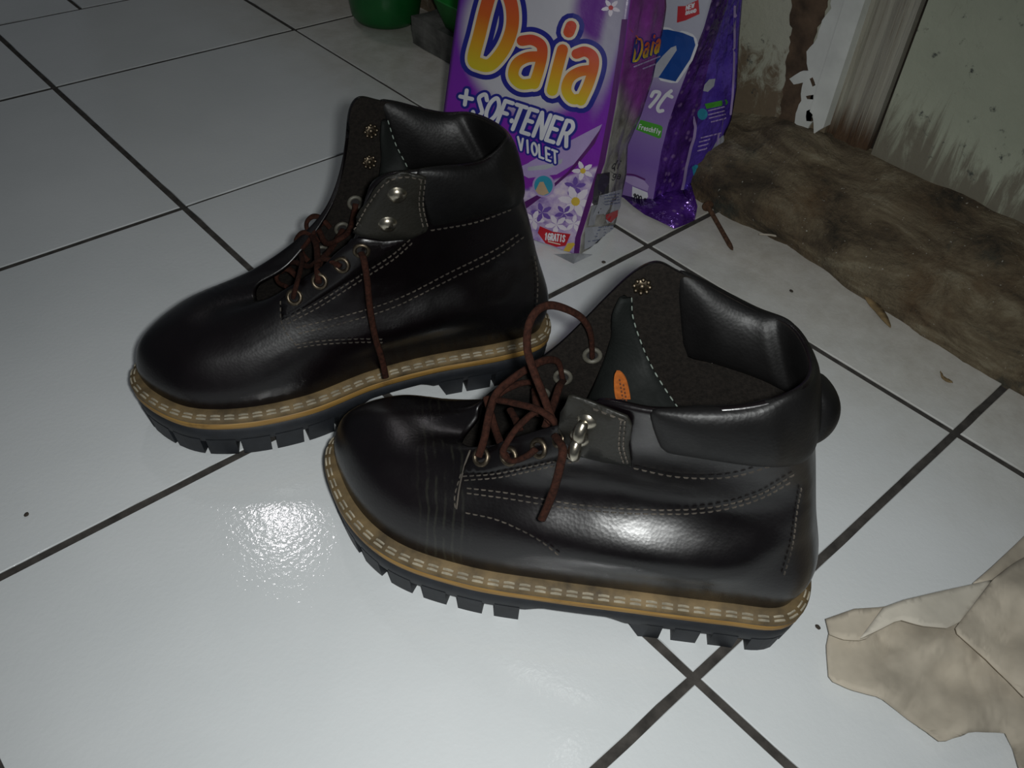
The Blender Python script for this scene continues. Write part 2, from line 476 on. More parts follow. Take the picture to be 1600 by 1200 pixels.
# ------------------------------------------------------------------ boots
def boot_rings(medial_near, flap_top_near, toe_x, farx, sag):
    lat = [0, .022, .029, .037, .044, .049, .045, .030, 0]
    med = [0, .021, .027, .028, .034, .047, .048, .034, 0]
    tipy = .004 if medial_near else -.010
    R = {}
    def side(y0, sg, far):
        st = []
        g = [None] * 9
        sg_ = sag if not far else .3
        g[0] = [(.012, 0, .038), (.008, 0, .060), (.019, 0, .095), (.028, 0, .125), (.036, 0, .150), (.047, 0, .189)]
        g[1] = [(.020, y0[1], .038), (.017, y0[1] + .002, .060), (.026, .019, .095), (.033, .019, .125), (.040, .022, .151), (.054, .029, .190)]
        g[2] = [(.05, y0[2], .038), (.049, y0[2] + .006, .060), (.052, .033 + .003 * sg_, .081), (.056, .028 - .003 * sg_, .110), (.060, .034, .153), (.074, .041, .190)]
        g[3] = [(.10, y0[3], .038), (.097, y0[3] + .006, .058), (.095, .041 + .003 * sg_, .079), (.095, .035 - .007 * sg_, .106), (.099, .040, .153), (.108, .045, .191)]
        g[4] = [(.145, y0[4], .038), (.142, y0[4] + .004, .057), (.137, .043 + .003 * sg_, .077), (.134, .037 - .006 * sg_, .103), (.134, .038, .145), (.135, .040, .172)]
        g[5] = [(.19, y0[5], .038), (.187, y0[5] + .001, .056), (.180, .044 + .001 * sg_, .075), (.172, .036 - .002 * sg_, .095), (.165, .031, .116), (.158, .028, .131)]
        g[6] = [(.235, y0[6], .038), (.233, y0[6], .054), (.227, .041, .071), (.217, .031, .084), (.206, .024, .094), (.192, .020, .105)]
        tx = toe_x - .295; ty = tipy * sg * .6
        g[7] = [(.274 + tx, y0[7] + ty, .038), (.274 + tx, y0[7] + ty, .054), (.266 + tx, .028 + ty, .071), (.249 + tx * .5, .020, .0805), (.228, .013, .0865), (.206, .011, .093)]
        g[8] = [(toe_x, tipy, .038), (toe_x + .001, tipy, .053), (toe_x - .007, tipy, .070), (toe_x - .031, tipy * .6, .0815), (.233, 0, .0845), (.209, 0, .0875)]
        if not far:
            g[4][5] = (.137, .041, flap_top_near - .008); g[3][5] = (.110, .046, flap_top_near)
            g[5][5] = (.151, .030, .139); g[1][5] = (.054, .029, .196)
        else:
            g[3][5] = (.112, .045, .1915); g[4][5] = (.1335, .041, .1925); g[5][5] = (farx, .033, .139); g[6][5] = (.190 - (.156 - farx) * 1.1, .020, .101); g[7][5] = (.205, .011, .0915); g[6][4] = (.206, .024, .092)
            g[2][5] = (.075, .043, .181); g[1][5] = (.055, .031, .184)
        return g
    near = side(med if medial_near else lat, 1, False)
    far = side(lat if medial_near else med, -1, True)
    loop = []
    for i in range(9): loop.append(near[i])
    for i in range(7, 0, -1): loop.append([(x, -y, z) for (x, y, z) in far[i]])
    return np.array(loop)          # station, ring, xyz
NS, NR = 192, 48

def offset_loop(P, d):
    """offset a closed xy loop outward by d (P counterclockwise)"""
    P = np.array(P); T = np.roll(P, -1, 0) - np.roll(P, 1, 0)
    N = np.c_[T[:, 1], -T[:, 0]]; N /= np.linalg.norm(N, axis=1)[:, None]
    return P + N * d
def loft_loops(loops, cap0=True, cap1=True):
    n = len(loops[0]); V = [tuple(p) for L in loops for p in L]
    F = grid_faces(len(loops), n, True)
    if cap0: F.append(tuple(range(n))[::-1])
    if cap1: F.append(tuple(range((len(loops) - 1) * n, len(loops) * n)))
    return V, F

class Boot:
    def __init__(s, heel, toe, shift, medial_near, flap_top, toe_x, farx, label, seed):
        h = Vector((*heel, 0)); t = Vector((*toe, 0)); X = (t - h).normalized(); Y = Vector((0, 0, 1)).cross(X)
        s.org = h + Y * shift; s.M = Matrix((X, Y, Vector((0, 0, 1)))).transposed().to_4x4(); s.M.translation = s.org
        s.Mi = s.M.inverted(); s.r = random.Random(seed)
        s.root = empty('leather_boot', s.org, math.atan2(X.y, X.x))
        thing(s.root, label, 'boot')
        st = boot_rings(medial_near, flap_top, toe_x, farx, 0.3 if medial_near else 1.35)
        # wrap stations: counterclockwise seen from above needs heel -> near(+y)?  order fixed below
        rings = [spline(st[:, k], NS, True) for k in range(6)]
        G = np.array([spline([rings[k][i] for k in range(6)], NR) for i in range(NS)])   # NS,NR,3
        G = G.transpose(1, 0, 2)                                                          # NR,NS,3
        # walked-in creases across the vamp, slack leather round the ankle
        for a in range(NR):
            for b in range(NS):
                x, y, z = G[a, b]
                env = math.exp(-((x + y * .3 - .222) / .014) ** 2) * min(1, max(0, (z - .056) / .02)) * min(1, (NR - 1 - a) / 6)
                dz = -abs(math.sin((x + y * .38 + .003 * math.sin(y * 70)) * 640)) ** 2 * .00045 * env
                e2 = math.exp(-((z - .105) / .03) ** 2) * min(1, (NR - 1 - a) / 8) * (1 if x < .15 else 0)
                ny = (fbm(x * 28, z * 40, seed) - .5) * .0045 * e2
                G[a, b] = (x, y + (ny if y > 0 else -ny), z + dz)
        s.G = G; s.welt_xy = rings[0][:, :2]
        if np.sum(s.welt_xy[:, 0] * np.roll(s.welt_xy[:, 1], -1) - s.welt_xy[:, 1] * np.roll(s.welt_xy[:, 0], -1)) < 0:
            s.welt_xy = s.welt_xy[::-1]
        V = G.reshape(-1, 3); F = grid_faces(NR, NS, True)
        s.bvh = BVHTree.FromPolygons([Vector(v) for v in V], F)
        # outward check at the near ankle
        c = s.bvh.find_nearest(Vector((.1, .06, .1)))
        if c[1].y < 0:
            F = [f[::-1] for f in F]; s.bvh = BVHTree.FromPolygons([Vector(v) for v in V], F)
        s.part = lambda n, VF, m, sm=True, par=None: obj(n, VF[0], VF[1], m, par or s.root, sm)
        up = s.part('upper', (V, F), None); up.data.materials.append(LEATHER if medial_near else LEATHER_CREASED); up.data.materials.append(LINING)
        md = up.modifiers.new('thickness', 'SOLIDIFY'); md.thickness = .0028; md.offset = -1; md.material_offset = 1; md.material_offset_rim = 0
        s.upper = up
        s.sole(); s.collar(rings)
        ins = [(x * 1.0, y, .041) for x, y in offset_loop(s.welt_xy, -.004)]
        s.part('insole', (ins, [tuple(range(len(ins)))]), LINING, False)
    # --- rays from pixels to this boot's surface, in boot space
    def hit(s, u, v, far=False):
        o = s.Mi @ CAM; d = (s.Mi.to_3x3() @ ray(u, v)).normalized()
        p, n, i, dist = s.bvh.ray_cast(o, d)
        if p is None: return None
        if n.dot(d) > 0: n = -n
        if far != (p.y < -.004) and not (abs(p.y) < .02 and p.x > .2 or p.x < .03): return None
        return p, n
    def line(s, px, far=False, step=6):
        P = even(spline(px, 12 * len(px)), step); out = []
        for q in P:
            h = s.hit(q[0], q[1], far)
            if h: out.append(h)
        return [p + n * .0003 for p, n in out], [n for p, n in out]
    def plane(s, u, v, y):
        o = s.Mi @ CAM; d = s.Mi.to_3x3() @ ray(u, v); return o + d * ((y - o.y) / d.y)
    # --- sole unit
    def sole(s):
        A = even(np.r_[s.welt_xy, s.welt_xy[:1]], .0035)[:-1]
        def spring(x): return .0045 * max(0, (x - .21) / .09) ** 2
        def loop(off, z, arch=0):
            return [(x, y, z + spring(x) + (arch * (1 if .105 < x < .152 else 0))) for x, y in offset_loop(A, off)]
        def arch(x): return .0055 * min(1, max(0, (x - .099) / .010)) * min(1, max(0, (.156 - x) / .010))
        def aloop(off, z, k): return [(x, y, z + spring(x) + arch(x) * k) for x, y in offset_loop(A, off)]
        s.part('outsole', loft_loops([aloop(-.012, .0105, 1), aloop(.002, .0105, 1), aloop(.0050, .0140, .7), loop(.0062, .0200), loop(.0062, .0275)]), RUBBER)
        s.part('midsole', loft_loops([loop(-.004, .0266), loop(.0062, .0266), loop(.0074, .0282), loop(.0074, .0310), loop(.0064, .0325), loop(-.004, .0325)]), MID)
        s.part('welt', loft_loops([loop(-.006, .0320), loop(.0068, .0320), loop(.0080, .0332), loop(.0080, .0350), loop(.0070, .0368), loop(.0012, .0386), loop(-.006, .0394)]), WELT)
        # stitching in two parallel rows on the welt
        parts = []
        Ls = [np.array(loop(off, z)) for off, z in ((.0048, .0376), (.0069, .0369))]
        mid = np.array(loop(.006, .0372)); mid = np.r_[mid, mid[:1]]; Ls = [np.r_[q, q[:1]] for q in Ls]
        sl = np.r_[0, np.cumsum(np.linalg.norm(np.diff(mid, axis=0), axis=1))]
        for k in range(int(sl[-1] / .0086)):
            a0 = k * .0086; ss = np.linspace(a0, a0 + .0060, 4)
            for q in Ls:
                P = np.array([[np.interp(x, sl, q[:, c]) for c in range(3)] for x in ss])
                T0 = P[-1] - P[0]; T0 /= np.linalg.norm(T0); sd = np.cross([0, 0, 1.], T0) * .00058
                V = []
                for i, p in enumerate(P): V += [p - sd + [0, 0, -.0003], p + sd + [0, 0, -.0003], p + sd * .7 + [0, 0, .0006 if 0 < i < 3 else .0001], p - sd * .7 + [0, 0, .0006 if 0 < i < 3 else .0001]]
                F = [(i * 4 + c, i * 4 + (c + 1) % 4, i * 4 + 4 + (c + 1) % 4, i * 4 + 4 + c) for i in range(3) for c in range(4)]
                parts.append((V, F))
        V, F = merge(parts); stuff(s.part('welt_stitching', (V, F), THREAD, False))
        # tread lugs: outer row all round, inner rows under the ball and the heel
        def lug(a, b, off_o, off_i):
            n = len(A); idx = [int(round(a + (b - a) * k / 4)) % n for k in range(5)]
            O0, O1, I = offset_loop(A, off_o - .0015), offset_loop(A, off_o + .0012), offset_loop(A, off_i)
            dz = [spring(A[i][0]) for i in idx]
            bot = [(O0[i][0], O0[i][1], .0 + d) for i, d in zip(idx, dz)] + [(I[i][0], I[i][1], d) for i, d in zip(idx[::-1], dz[::-1])]
            top = [(O1[i][0], O1[i][1], .0160 + d) for i, d in zip(idx, dz)] + [(I[i][0], I[i][1], .0125 + d) for i, d in zip(idx[::-1], dz[::-1])]
            def slant(L, k): return [(x + k * min(1, max(0, (x - .086) / .012)) * (1 if x < .104 else 0), y, z) for x, y, z in L]
            bot, top = slant(bot, -.004), slant(top, .010)
            if sum(p[0] * q[1] - p[1] * q[0] for p, q in zip(bot, bot[1:] + bot[:1])) < 0: bot = bot[::-1]; top = top[::-1]
            s.part('lug', loft_loops([bot, top]), RUBBER, False)
        n = len(A)
        for lo, hi, cnt in ((.157, 9, 15), (-9, .099, 10)):
            idx = [i for i in range(n) if lo < A[i][0] < hi]
            cut = [k for k in range(1, len(idx)) if idx[k] - idx[k - 1] > 1]
            seq = idx[cut[0]:] + [i + n for i in idx[:cut[0]]] if cut else idx
            step = len(seq) / cnt
            for k in range(cnt):
                lug(seq[0] + k * step + .55, seq[0] + (k + 1) * step - .55, .0045, -.020)
        for x0, x1, hw in ((.165, .188, .018), (.195, .218, .019), (.225, .248, .014), (.03, .052, .008), (.06, .085, .009)):
            V = [(x0, -hw, .0), (x1, -hw, .0), (x1, hw, .0), (x0, hw, .0)]; V2 = [(x0, -hw, .0125), (x1, -hw, .0125), (x1, hw, .0125), (x0, hw, .0125)]
            V = [(a, b, c + spring(a)) for a, b, c in V]; V2 = [(a, b, c + spring(a)) for a, b, c in V2]
            s.part('lug', loft_loops([V, V2]), RUBBER, False)
    # --- padded collar round the top
    def collar(s, rings):
        B, Tt = rings[4], rings[5]; n = NS; per = NS / 16.0
        i0, i1 = int(-3.22 * per), int(3.22 * per)
        secs = []
        for i in range(i0, i1 + 1, 2):
            b, t = B[i % n], Tt[i % n]
            tg = B[(i + 1) % n] - B[(i - 1) % n]; nn = np.array([tg[1], -tg[0], 0]); nn /= np.linalg.norm(nn)
            if nn @ (b - np.array([.08, 0, b[2]])) < 0: nn = -nn
            up = t - b; e = (.55 if b[0] < .05 else 1) * min(1, (i - i0) / 10 + .35, (i1 - i) / 10 + .35)
            sec = [b + nn * .0005 - up * .02, b + nn * .0042 * e + up * .06, b + up * .3 + nn * .0068 * e, b + up * .62 + nn * .0070 * e, b + up * .9 + nn * .0050 * e, b + up * 1.03 + nn * .0005,
                   b + up * 1.0 - nn * .0050 * e, b + up * .8 - nn * .0085 * e, b + up * .4 - nn * .0095 * e, b - up * .05 - nn * .0085 * e, b - up * .25 - nn * .0035]
            wob = (fbm(i * .12, 0, 3) - .5) * .0035
            secs.append([p + np.array([0, 0, wob * (1 if 0 < k < 9 else 0)]) for k, p in enumerate(sec)])
        V = [p for sc in secs for p in sc]; m = 11
        F = grid_faces(len(secs), m, True) + [tuple(range(m))[::-1], tuple(range((len(secs) - 1) * m, len(secs) * m))]
        o = s.part('collar', (V, F), LEATHER_COLLAR)
        md = o.modifiers.new('soft', 'SUBSURF'); md.levels = 1; md.render_levels = 1
    # --- a leather panel lying on the upper, outlined by pixels of the photograph
    def panel(s, name, px, mat, th=.0013, step=9, fall=None, base=.0002):
        bm = bmesh.new(); P = even(np.r_[np.array(px, float), [px[0]]], step)[:-1]
        vs = [bm.verts.new((a, b, 0)) for a, b in P]; bm.faces.new(vs)
        bmesh.ops.triangulate(bm, faces=bm.faces[:])
        for _ in range(2): bmesh.ops.subdivide_edges(bm, edges=[e for e in bm.edges if e.calc_length() > step * 1.4 and not e.is_boundary or e.calc_length() > step * 2], cuts=1)
        bmesh.ops.triangulate(bm, faces=bm.faces[:])
        known = []; pend = []
        for v in bm.verts:
            h = s.hit(v.co.x, v.co.y)
            if h: known.append((v.co.copy(), v, h))
            else: pend.append((v.co.copy(), v))
        res = {v: h for c, v, h in known}
        for c, v in pend:
            near = sorted(known, key=lambda k: (k[0] - c).length)[:6]
            yy = sum(k[2][0].y for k in near) / len(near); nn = sum((k[2][1] for k in near), Vector()).normalized()
            res[v] = (s.plane(c.x, c.y, yy), nn)
        for v, (p, n) in res.items(): v.co = p + n * (th + base)
        bm.normal_update()
        o = obj_bm(name, bm, mat, s.root, True)
        md = o.modifiers.new('edge', 'SOLIDIFY'); md.thickness = th; md.offset = -1
        # make sure normals face outwards
        me = o.data; bmm = bmesh.new(); bmm.from_mesh(me); bmm.faces.ensure_lookup_table()
        avg = sum((f.normal for f in bmm.faces), Vector()); ref = sum((n for p, n in res.values()), Vector())
        if avg.dot(ref) < 0: bmesh.ops.reverse_faces(bmm, faces=bmm.faces[:]); bmm.to_mesh(me)
        bmm.free(); return o
    def stitches(s, lines, mat, dash=.0028, gap=.0012, wid=.0009, far=False, lift=0.0):
        parts = []
        for L in lines:
            P, N = s.line(L, far)
            if len(P) > 1: parts.append(dash_boxes([p + n * lift for p, n in zip(P, N)], N, dash, gap, wid, .0005))
        V, F = merge(parts); return stuff(s.part('stitching', (V, F), mat, False))
    def eyelet(s, u, v, far=False, r=.0054, mat=None, lift=.0015):
        h = s.hit(u, v, far)
        if not h: return None
        p, n = h
        if far: lift += .0028
        m = frame_at(p + n * lift, n)
        e = s.part('eyelet', lathe([(r * .55, -.001), (r * .55, .0004), (r * .68, .0011), (r * .85, .0011), (r, .0004), (r, -.001)], 18, m), mat or (EYELET_GREY if far else METAL_DULL))
        s.part('hole_shade_disc', lathe([(r * .6, -.0006), (r * .6, -.0002)], 14, m), HOLE_SHADE, False, e)  # solid disc closing the ring, coloured dark as the shade of a hole
        return p, n
    def star_rivet(s, u, v, r=.0052):
        h = s.hit(u, v, True)
        if not h: return
        p, n = h; m = frame_at(p + n * .0032, n)
        parts = [lathe([(r * .78, -.0004), (r * .74, .0004), (r * .3, .0006), (0, .0006)], 20, m)]
        for k in range(8):
            a = k * math.pi / 4; mm = m @ Matrix.Translation((r * .74 * math.cos(a), r * .74 * math.sin(a), .0005))
            parts.append(lathe([(r * .25, -.0004), (r * .2, .0006), (0, .0009)], 8, mm))
        parts.append(lathe([(r * .34, .0004), (r * .28, .0013), (r * .12, .0017), (0, .0018)], 12, m))
        s.part('rivet', merge(parts), METAL_DULL)
    def dome_rivet(s, u, v, r=.0056):
        p, n = s.hit(u, v); m = frame_at(p + n * .0017, n)
        s.part('hook_rivet', lathe([(r * 1.15, -.0006), (r * 1.15, .0004), (r * .95, .0010), (r * .85, .0024), (r * .5, .0036), (0, .0040)], 20, m), METAL)
    def speed_hook(s, u, v):
        p, n = s.hit(u, v); m = frame_at(p + n * .0017, n)
        parts = [lathe([(.0052, -.0006), (.0052, .0006), (.0044, .0016), (.0030, .0030), (.0, .0036)], 18, m)]
        path = spline([(0, .001, .0025), (0, -.002, .0052), (.0, -.0055, .0062), (.0, -.0085, .0042), (.0, -.0095, .0014)], 12)
        V, F = tube_mesh([m @ Vector(q) for q in path], .0026, 10, lambda t: .9 + .35 * math.sin(math.pi * t)); parts.append((V, F))
        s.part('speed_hook', merge(parts), METAL)
    def lace(s, pts, r=.0021, name='shoelace', par=None):
        P = spline(pts, 14 * len(pts)); V, F = tube_mesh(P, r, 8, None, .72)
        return V, F
    def pt(s, u, v, y=0.0):
        if y == 'n':
            h = s.hit(u, v)
            if h: return h[0] + h[1] * .0035
            return s.plane(u, v, .035)
        if y == 'f':
            h = s.hit(u, v, True)
            if h: return h[0] + h[1] * .0055
            return s.plane(u, v, -.035)
        return s.plane(u, v, y)

# front boot (nearest), rear boot
B2 = Boot((.388, -1.21), (.2275, -.9625), .012, False, .181, .2905, .168,
          'front boot with loose looped brown lace, nearest the camera on white tiles', 5)
def worn_edge(b, px):
    P, N = b.line(px, False, 4)
    V, F = tube_mesh([p + n * .0005 for p, n in zip(P, N)], .0006, 5); b.part('worn_edge', (V, F), THREAD_DIM)
worn_edge(B2, [(736, 705), (727, 728), (719, 760), (714, 795)])
B1 = Boot((.432, -.94), (.162, -.822), .008, True, .192, .2885, .146,
          'rear boot standing in front of the Daia bag, its lace hanging down the side', 9)

def dress(b, flap, eyestay, stars, far_eyes, near_eyes, stitch_lines, stitch_flap, tongue_l, tongue_r, tongue_edge, laces, hooks, hook_kind, seams):
    b.panel('eyestay', eyestay, LEATHER, .0010, 10)
    b.panel('hook_flap', flap, LEATHER_FLAP, .0015, 8, base=.0012)
    b.stitches(stitch_lines, THREAD_DIM, lift=.0008)
    b.stitches(stitch_flap, THREAD_DIM, lift=.0028)
    for q in stars: b.star_rivet(*q)
    for q in far_eyes: b.eyelet(*q, far=True)
    for q in near_eyes: b.eyelet(*q, lift=.0013)
    for q in hooks: (b.dome_rivet if hook_kind == 'dome' else b.speed_hook)(*q)
    # tongue: soft sheet between the far and near flaps
    n = 24; Lc = spline([b.plane(*q) for q in tongue_l], n); Rc = spline([b.plane(*q) for q in tongue_r], n); V = []
    for i in range(n):
        for k in range(11):
            f = k / 10; p = Lc[i] * (1 - f) + Rc[i] * f
            p = p + np.array([.003, .004, .001]) * math.sin(math.pi * f) * (1 + .6 * math.sin(i * .5)); V.append(p)
    tg = b.part('tongue', (V, grid_faces(n, 11)), TONGUE)
    md = tg.modifiers.new('thick', 'SOLIDIFY'); md.thickness = .0022; md.offset = 0
    P = [Vector(p) for p in Rc]; camd = [((b.Mi @ CAM) - p).normalized() for p in P]
    V, F = dash_boxes([p + c * .0022 for p, c in zip(P, camd)], camd, .0028, .0020, .0008, .0004)
    st = b.part('tongue_stitching', (V, F), THREAD_GREEN, False, tg); stuff(st)
    VF = merge([b.lace([b.pt(*q) for q in L]) for L in laces])
    b.part('shoelace', VF, LACE)
    return tg

tg2 = dress(B2,
    flap=[(893, 613), (915, 618), (950, 632), (984, 646), (990, 660), (984, 690), (988, 722), (950, 716), (905, 706), (879, 676), (883, 640)],
    eyestay=[(722, 738), (735, 716), (790, 690), (850, 672), (884, 662), (905, 704), (880, 714), (820, 728), (760, 740)],
    stars=[(1003, 442)], far_eyes=[(925, 548), (880, 582), (845, 606)],
    near_eyes=[(754, 714), (797, 712), (844, 700), (877, 684)],
    stitch_lines=[[(724, 744), (780, 738), (850, 722), (912, 708)], [(726, 750), (782, 744), (852, 728), (914, 714)],
                  [(730, 762), (800, 770), (900, 787), (1000, 795), (1100, 792), (1180, 772), (1240, 738)],
                  [(730, 770), (800, 779), (900, 795), (1000, 802), (1100, 799), (1180, 779), (1242, 746)],
                  [(722, 740), (712, 775), (714, 800)], [(728, 800), (780, 812), (840, 840), (880, 870)],
                  [(990, 728), (1060, 742), (1140, 742), (1210, 722), (1246, 705)],
                  [(1250, 760), (1243, 800), (1236, 850), (1222, 900)]],
    stitch_flap=[[(896, 620), (940, 634), (982, 650)], [(974, 650), (970, 690), (978, 718)], [(980, 650), (977, 690), (984, 718)]],
    tongue_l=[(978, 462, -.036), (960, 520, -.034), (935, 590, -.030), (905, 650, -.022), (870, 700, -.006)],
    tongue_r=[(987, 465, -.0345), (990, 500, -.033), (1012, 560, -.028), (1042, 612, -.020), (1085, 672, -.008)],
    tongue_edge=None,
    laces=[[(925, 548, 'f'), (923, 522, -.026), (910, 498, -.022), (885, 483, -.015), (858, 477, -.008), (838, 487, 0.0), (826, 510, .006), (824, 545, .012), (834, 580, .016), (848, 615, .018), (860, 648, .02), (866, 662, .022)],
           [(880, 582, 'f'), (872, 566, -.026), (852, 563, -.018), (825, 576, -.008), (798, 594, .0), (776, 615, .008), (765, 645, .014), (757, 685, .022), (754, 714, 'n')],
           [(845, 606, 'f'), (830, 598, -.012), (800, 604, -.002), (775, 622, .008), (800, 629, .014), (838, 639, .02), (862, 654, .024), (868, 664, .024)],
           [(862, 660, .02), (842, 642, .018), (812, 664, .022), (793, 690, .028), (786, 708, .033), (806, 717, 'n'), (830, 709, 'n'), (844, 700, 'n')],
           [(880, 584, 'f'), (874, 604, -.014), (866, 628, -.002), (858, 650, .012), (852, 668, .02)],
           [(797, 640, -.004), (806, 656, .006), (812, 672, .014)], [(836, 608, -.014), (838, 628, -.004), (842, 648, .006)],
           [(760, 620, -.004), (768, 650, .004), (776, 676, .012), (797, 712, 'n')],
           [(877, 684, 'n'), (879, 700, .045), (876, 725, .050), (867, 760, .052), (856, 790, .054), (846, 812, .056)]],
    hooks=[(920, 652), (908, 680)], hook_kind='hook', seams=None)
# orange woven label on the tongue of the front boot
def label_patch(b, par):
    c = [(960, 588), (966, 578), (978, 590), (985, 618), (987, 648), (975, 646), (962, 620)]
    bm = bmesh.new(); vs = [bm.verts.new(b.plane(u, v, -.0165)) for u, v in even(spline(c, 40, True), 5)]
    f = bm.faces.new(vs); bmesh.ops.triangulate(bm, faces=bm.faces[:]); o = obj_bm('label', bm, ORANGE, par)
    o.modifiers.new('t', 'SOLIDIFY').thickness = .0008
    parts = []
    for u0, v0, u1, v1 in ((968, 592, 976, 640), (974, 600, 980, 632)):
        P = even([(u0, v0), (u1, v1)], 5); Q = [b.plane(u, v, -.0155) for u, v in P]
        parts.append(dash_boxes(Q, [(0, 1, .4)] * len(Q), .0016, .0010, .0012, .0003))
    V, F = merge(parts); k = obj('label_lettering', V, F, BROWN_INK, o, False); stuff(k)
label_patch(B2, tg2)

tg1 = dress(B1,
    flap=[(557, 364), (568, 325), (585, 292), (600, 275), (628, 264), (664, 272), (660, 310), (668, 356), (640, 370), (600, 372)],
    eyestay=[(441, 500), (438, 470), (462, 448), (510, 412), (556, 370), (600, 376), (640, 372), (600, 402), (540, 440), (480, 478)],
    stars=[(577, 202), (575, 250)], far_eyes=[(553, 313), (532, 352), (500, 385)],
    near_eyes=[(461, 464), (500, 439), (535, 413), (565, 390)],
    stitch_lines=[[(446, 500), (500, 470), (560, 430), (610, 398), (640, 372)], [(449, 506), (503, 476), (563, 436), (613, 404), (645, 376)],
                  [(462, 512), (540, 492), (620, 466), (700, 425), (770, 390), (815, 360)], [(466, 521), (543, 502), (622, 476), (702, 435), (773, 400), (818, 368)],
                  [(462, 538), (500, 532), (560, 528), (600, 528)], [(464, 543), (502, 537), (562, 533), (602, 533)],
                  [(440, 470), (440, 500), (448, 520), (464, 540)], [(672, 358), (740, 346), (800, 325)],
                  [(833, 400), (838, 440), (836, 490)]],
    stitch_flap=[[(560, 358), (574, 320), (590, 294), (606, 278), (630, 270), (660, 276)], [(656, 276), (653, 315), (660, 352)], [(662, 276), (659, 315), (667, 352)]],
    tongue_l=[(602, 186, -.038), (598, 250, -.034), (585, 310, -.028), (560, 360, -.018), (520, 410, -.004)],
    tongue_r=[(606, 188, -.0365), (618, 225, -.033), (634, 256, -.028), (655, 300, -.020), (690, 350, -.008)],
    tongue_edge=None,
    laces=[[(565, 390, 'n'), (569, 408, .046), (574, 440, .047), (578, 480, .050), (586, 525, .055), (597, 562, .0585), (603, 590, .062)],
           [(461, 464, 'n'), (463, 446, .030), (468, 428, .016), (472, 408, -.004), (470, 398, -.022)],
           [(500, 439, 'n'), (496, 420, .024), (496, 402, .008), (494, 382, -.008), (487, 368, -.026)],
           [(535, 413, 'n'), (512, 405, .026), (496, 408, .018), (482, 416, .004), (462, 410, -.014), (452, 412, -.026)],
           [(553, 313, 'f'), (553, 335, -.026), (546, 360, -.012), (530, 374, -.002), (510, 380, -.014), (497, 358, -.030)],
           [(532, 352, 'f'), (528, 372, -.020), (515, 392, -.004), (500, 410, .012), (500, 439, 'n')],
           [(441, 425, -.030), (448, 410, -.026), (462, 398, -.024), (476, 384, -.024), (488, 368, -.026), (500, 352, -.030), (512, 344, -.033)],
           [(516, 356, -.028), (503, 342, -.031), (490, 338, -.033), (480, 346, -.034), (480, 358, -.033), (490, 368, -.029)],
           [(498, 380, -.022), (486, 366, -.027), (472, 364, -.030), (463, 374, -.031), (464, 386, -.030), (474, 396, -.025)],
           [(482, 408, -.018), (468, 394, -.024), (454, 392, -.027), (446, 402, -.028), (448, 414, -.026), (458, 424, -.020)],
           [(466, 434, -.012), (452, 422, -.018), (440, 422, -.022), (432, 432, -.022), (436, 442, -.018), (448, 448, -.010)]],
    hooks=[(620, 300), (605, 346)], hook_kind='dome', seams=None)
for b, kk in ((B1, .5), (B2, 1.0)):
    # padded pull tab bulging out at the back of the collar
    V = []; prof = [(-.004, .2), (.001, .62), (.008, .92), (.016, 1.0), (.024, .92), (.031, .62), (.036, .2)]
    for dz, k in prof:
        for a in range(16):
            t = a / 16 * 2 * math.pi
            V.append((.043 - .009 * kk * k * math.cos(t) - .009 * kk * k + .002, .012 * (.45 + .55 * k) * math.sin(t), .144 + dz + (.004 if kk < 1 else 0)))
    F = grid_faces(len(prof), 16, True) + [tuple(range(16))[::-1], tuple(range((len(prof) - 1) * 16, len(prof) * 16))]
    o = b.part('heel_tab', (V, F), LEATHER_COLLAR); o.modifiers.new('s', 'SUBSURF').levels = 1

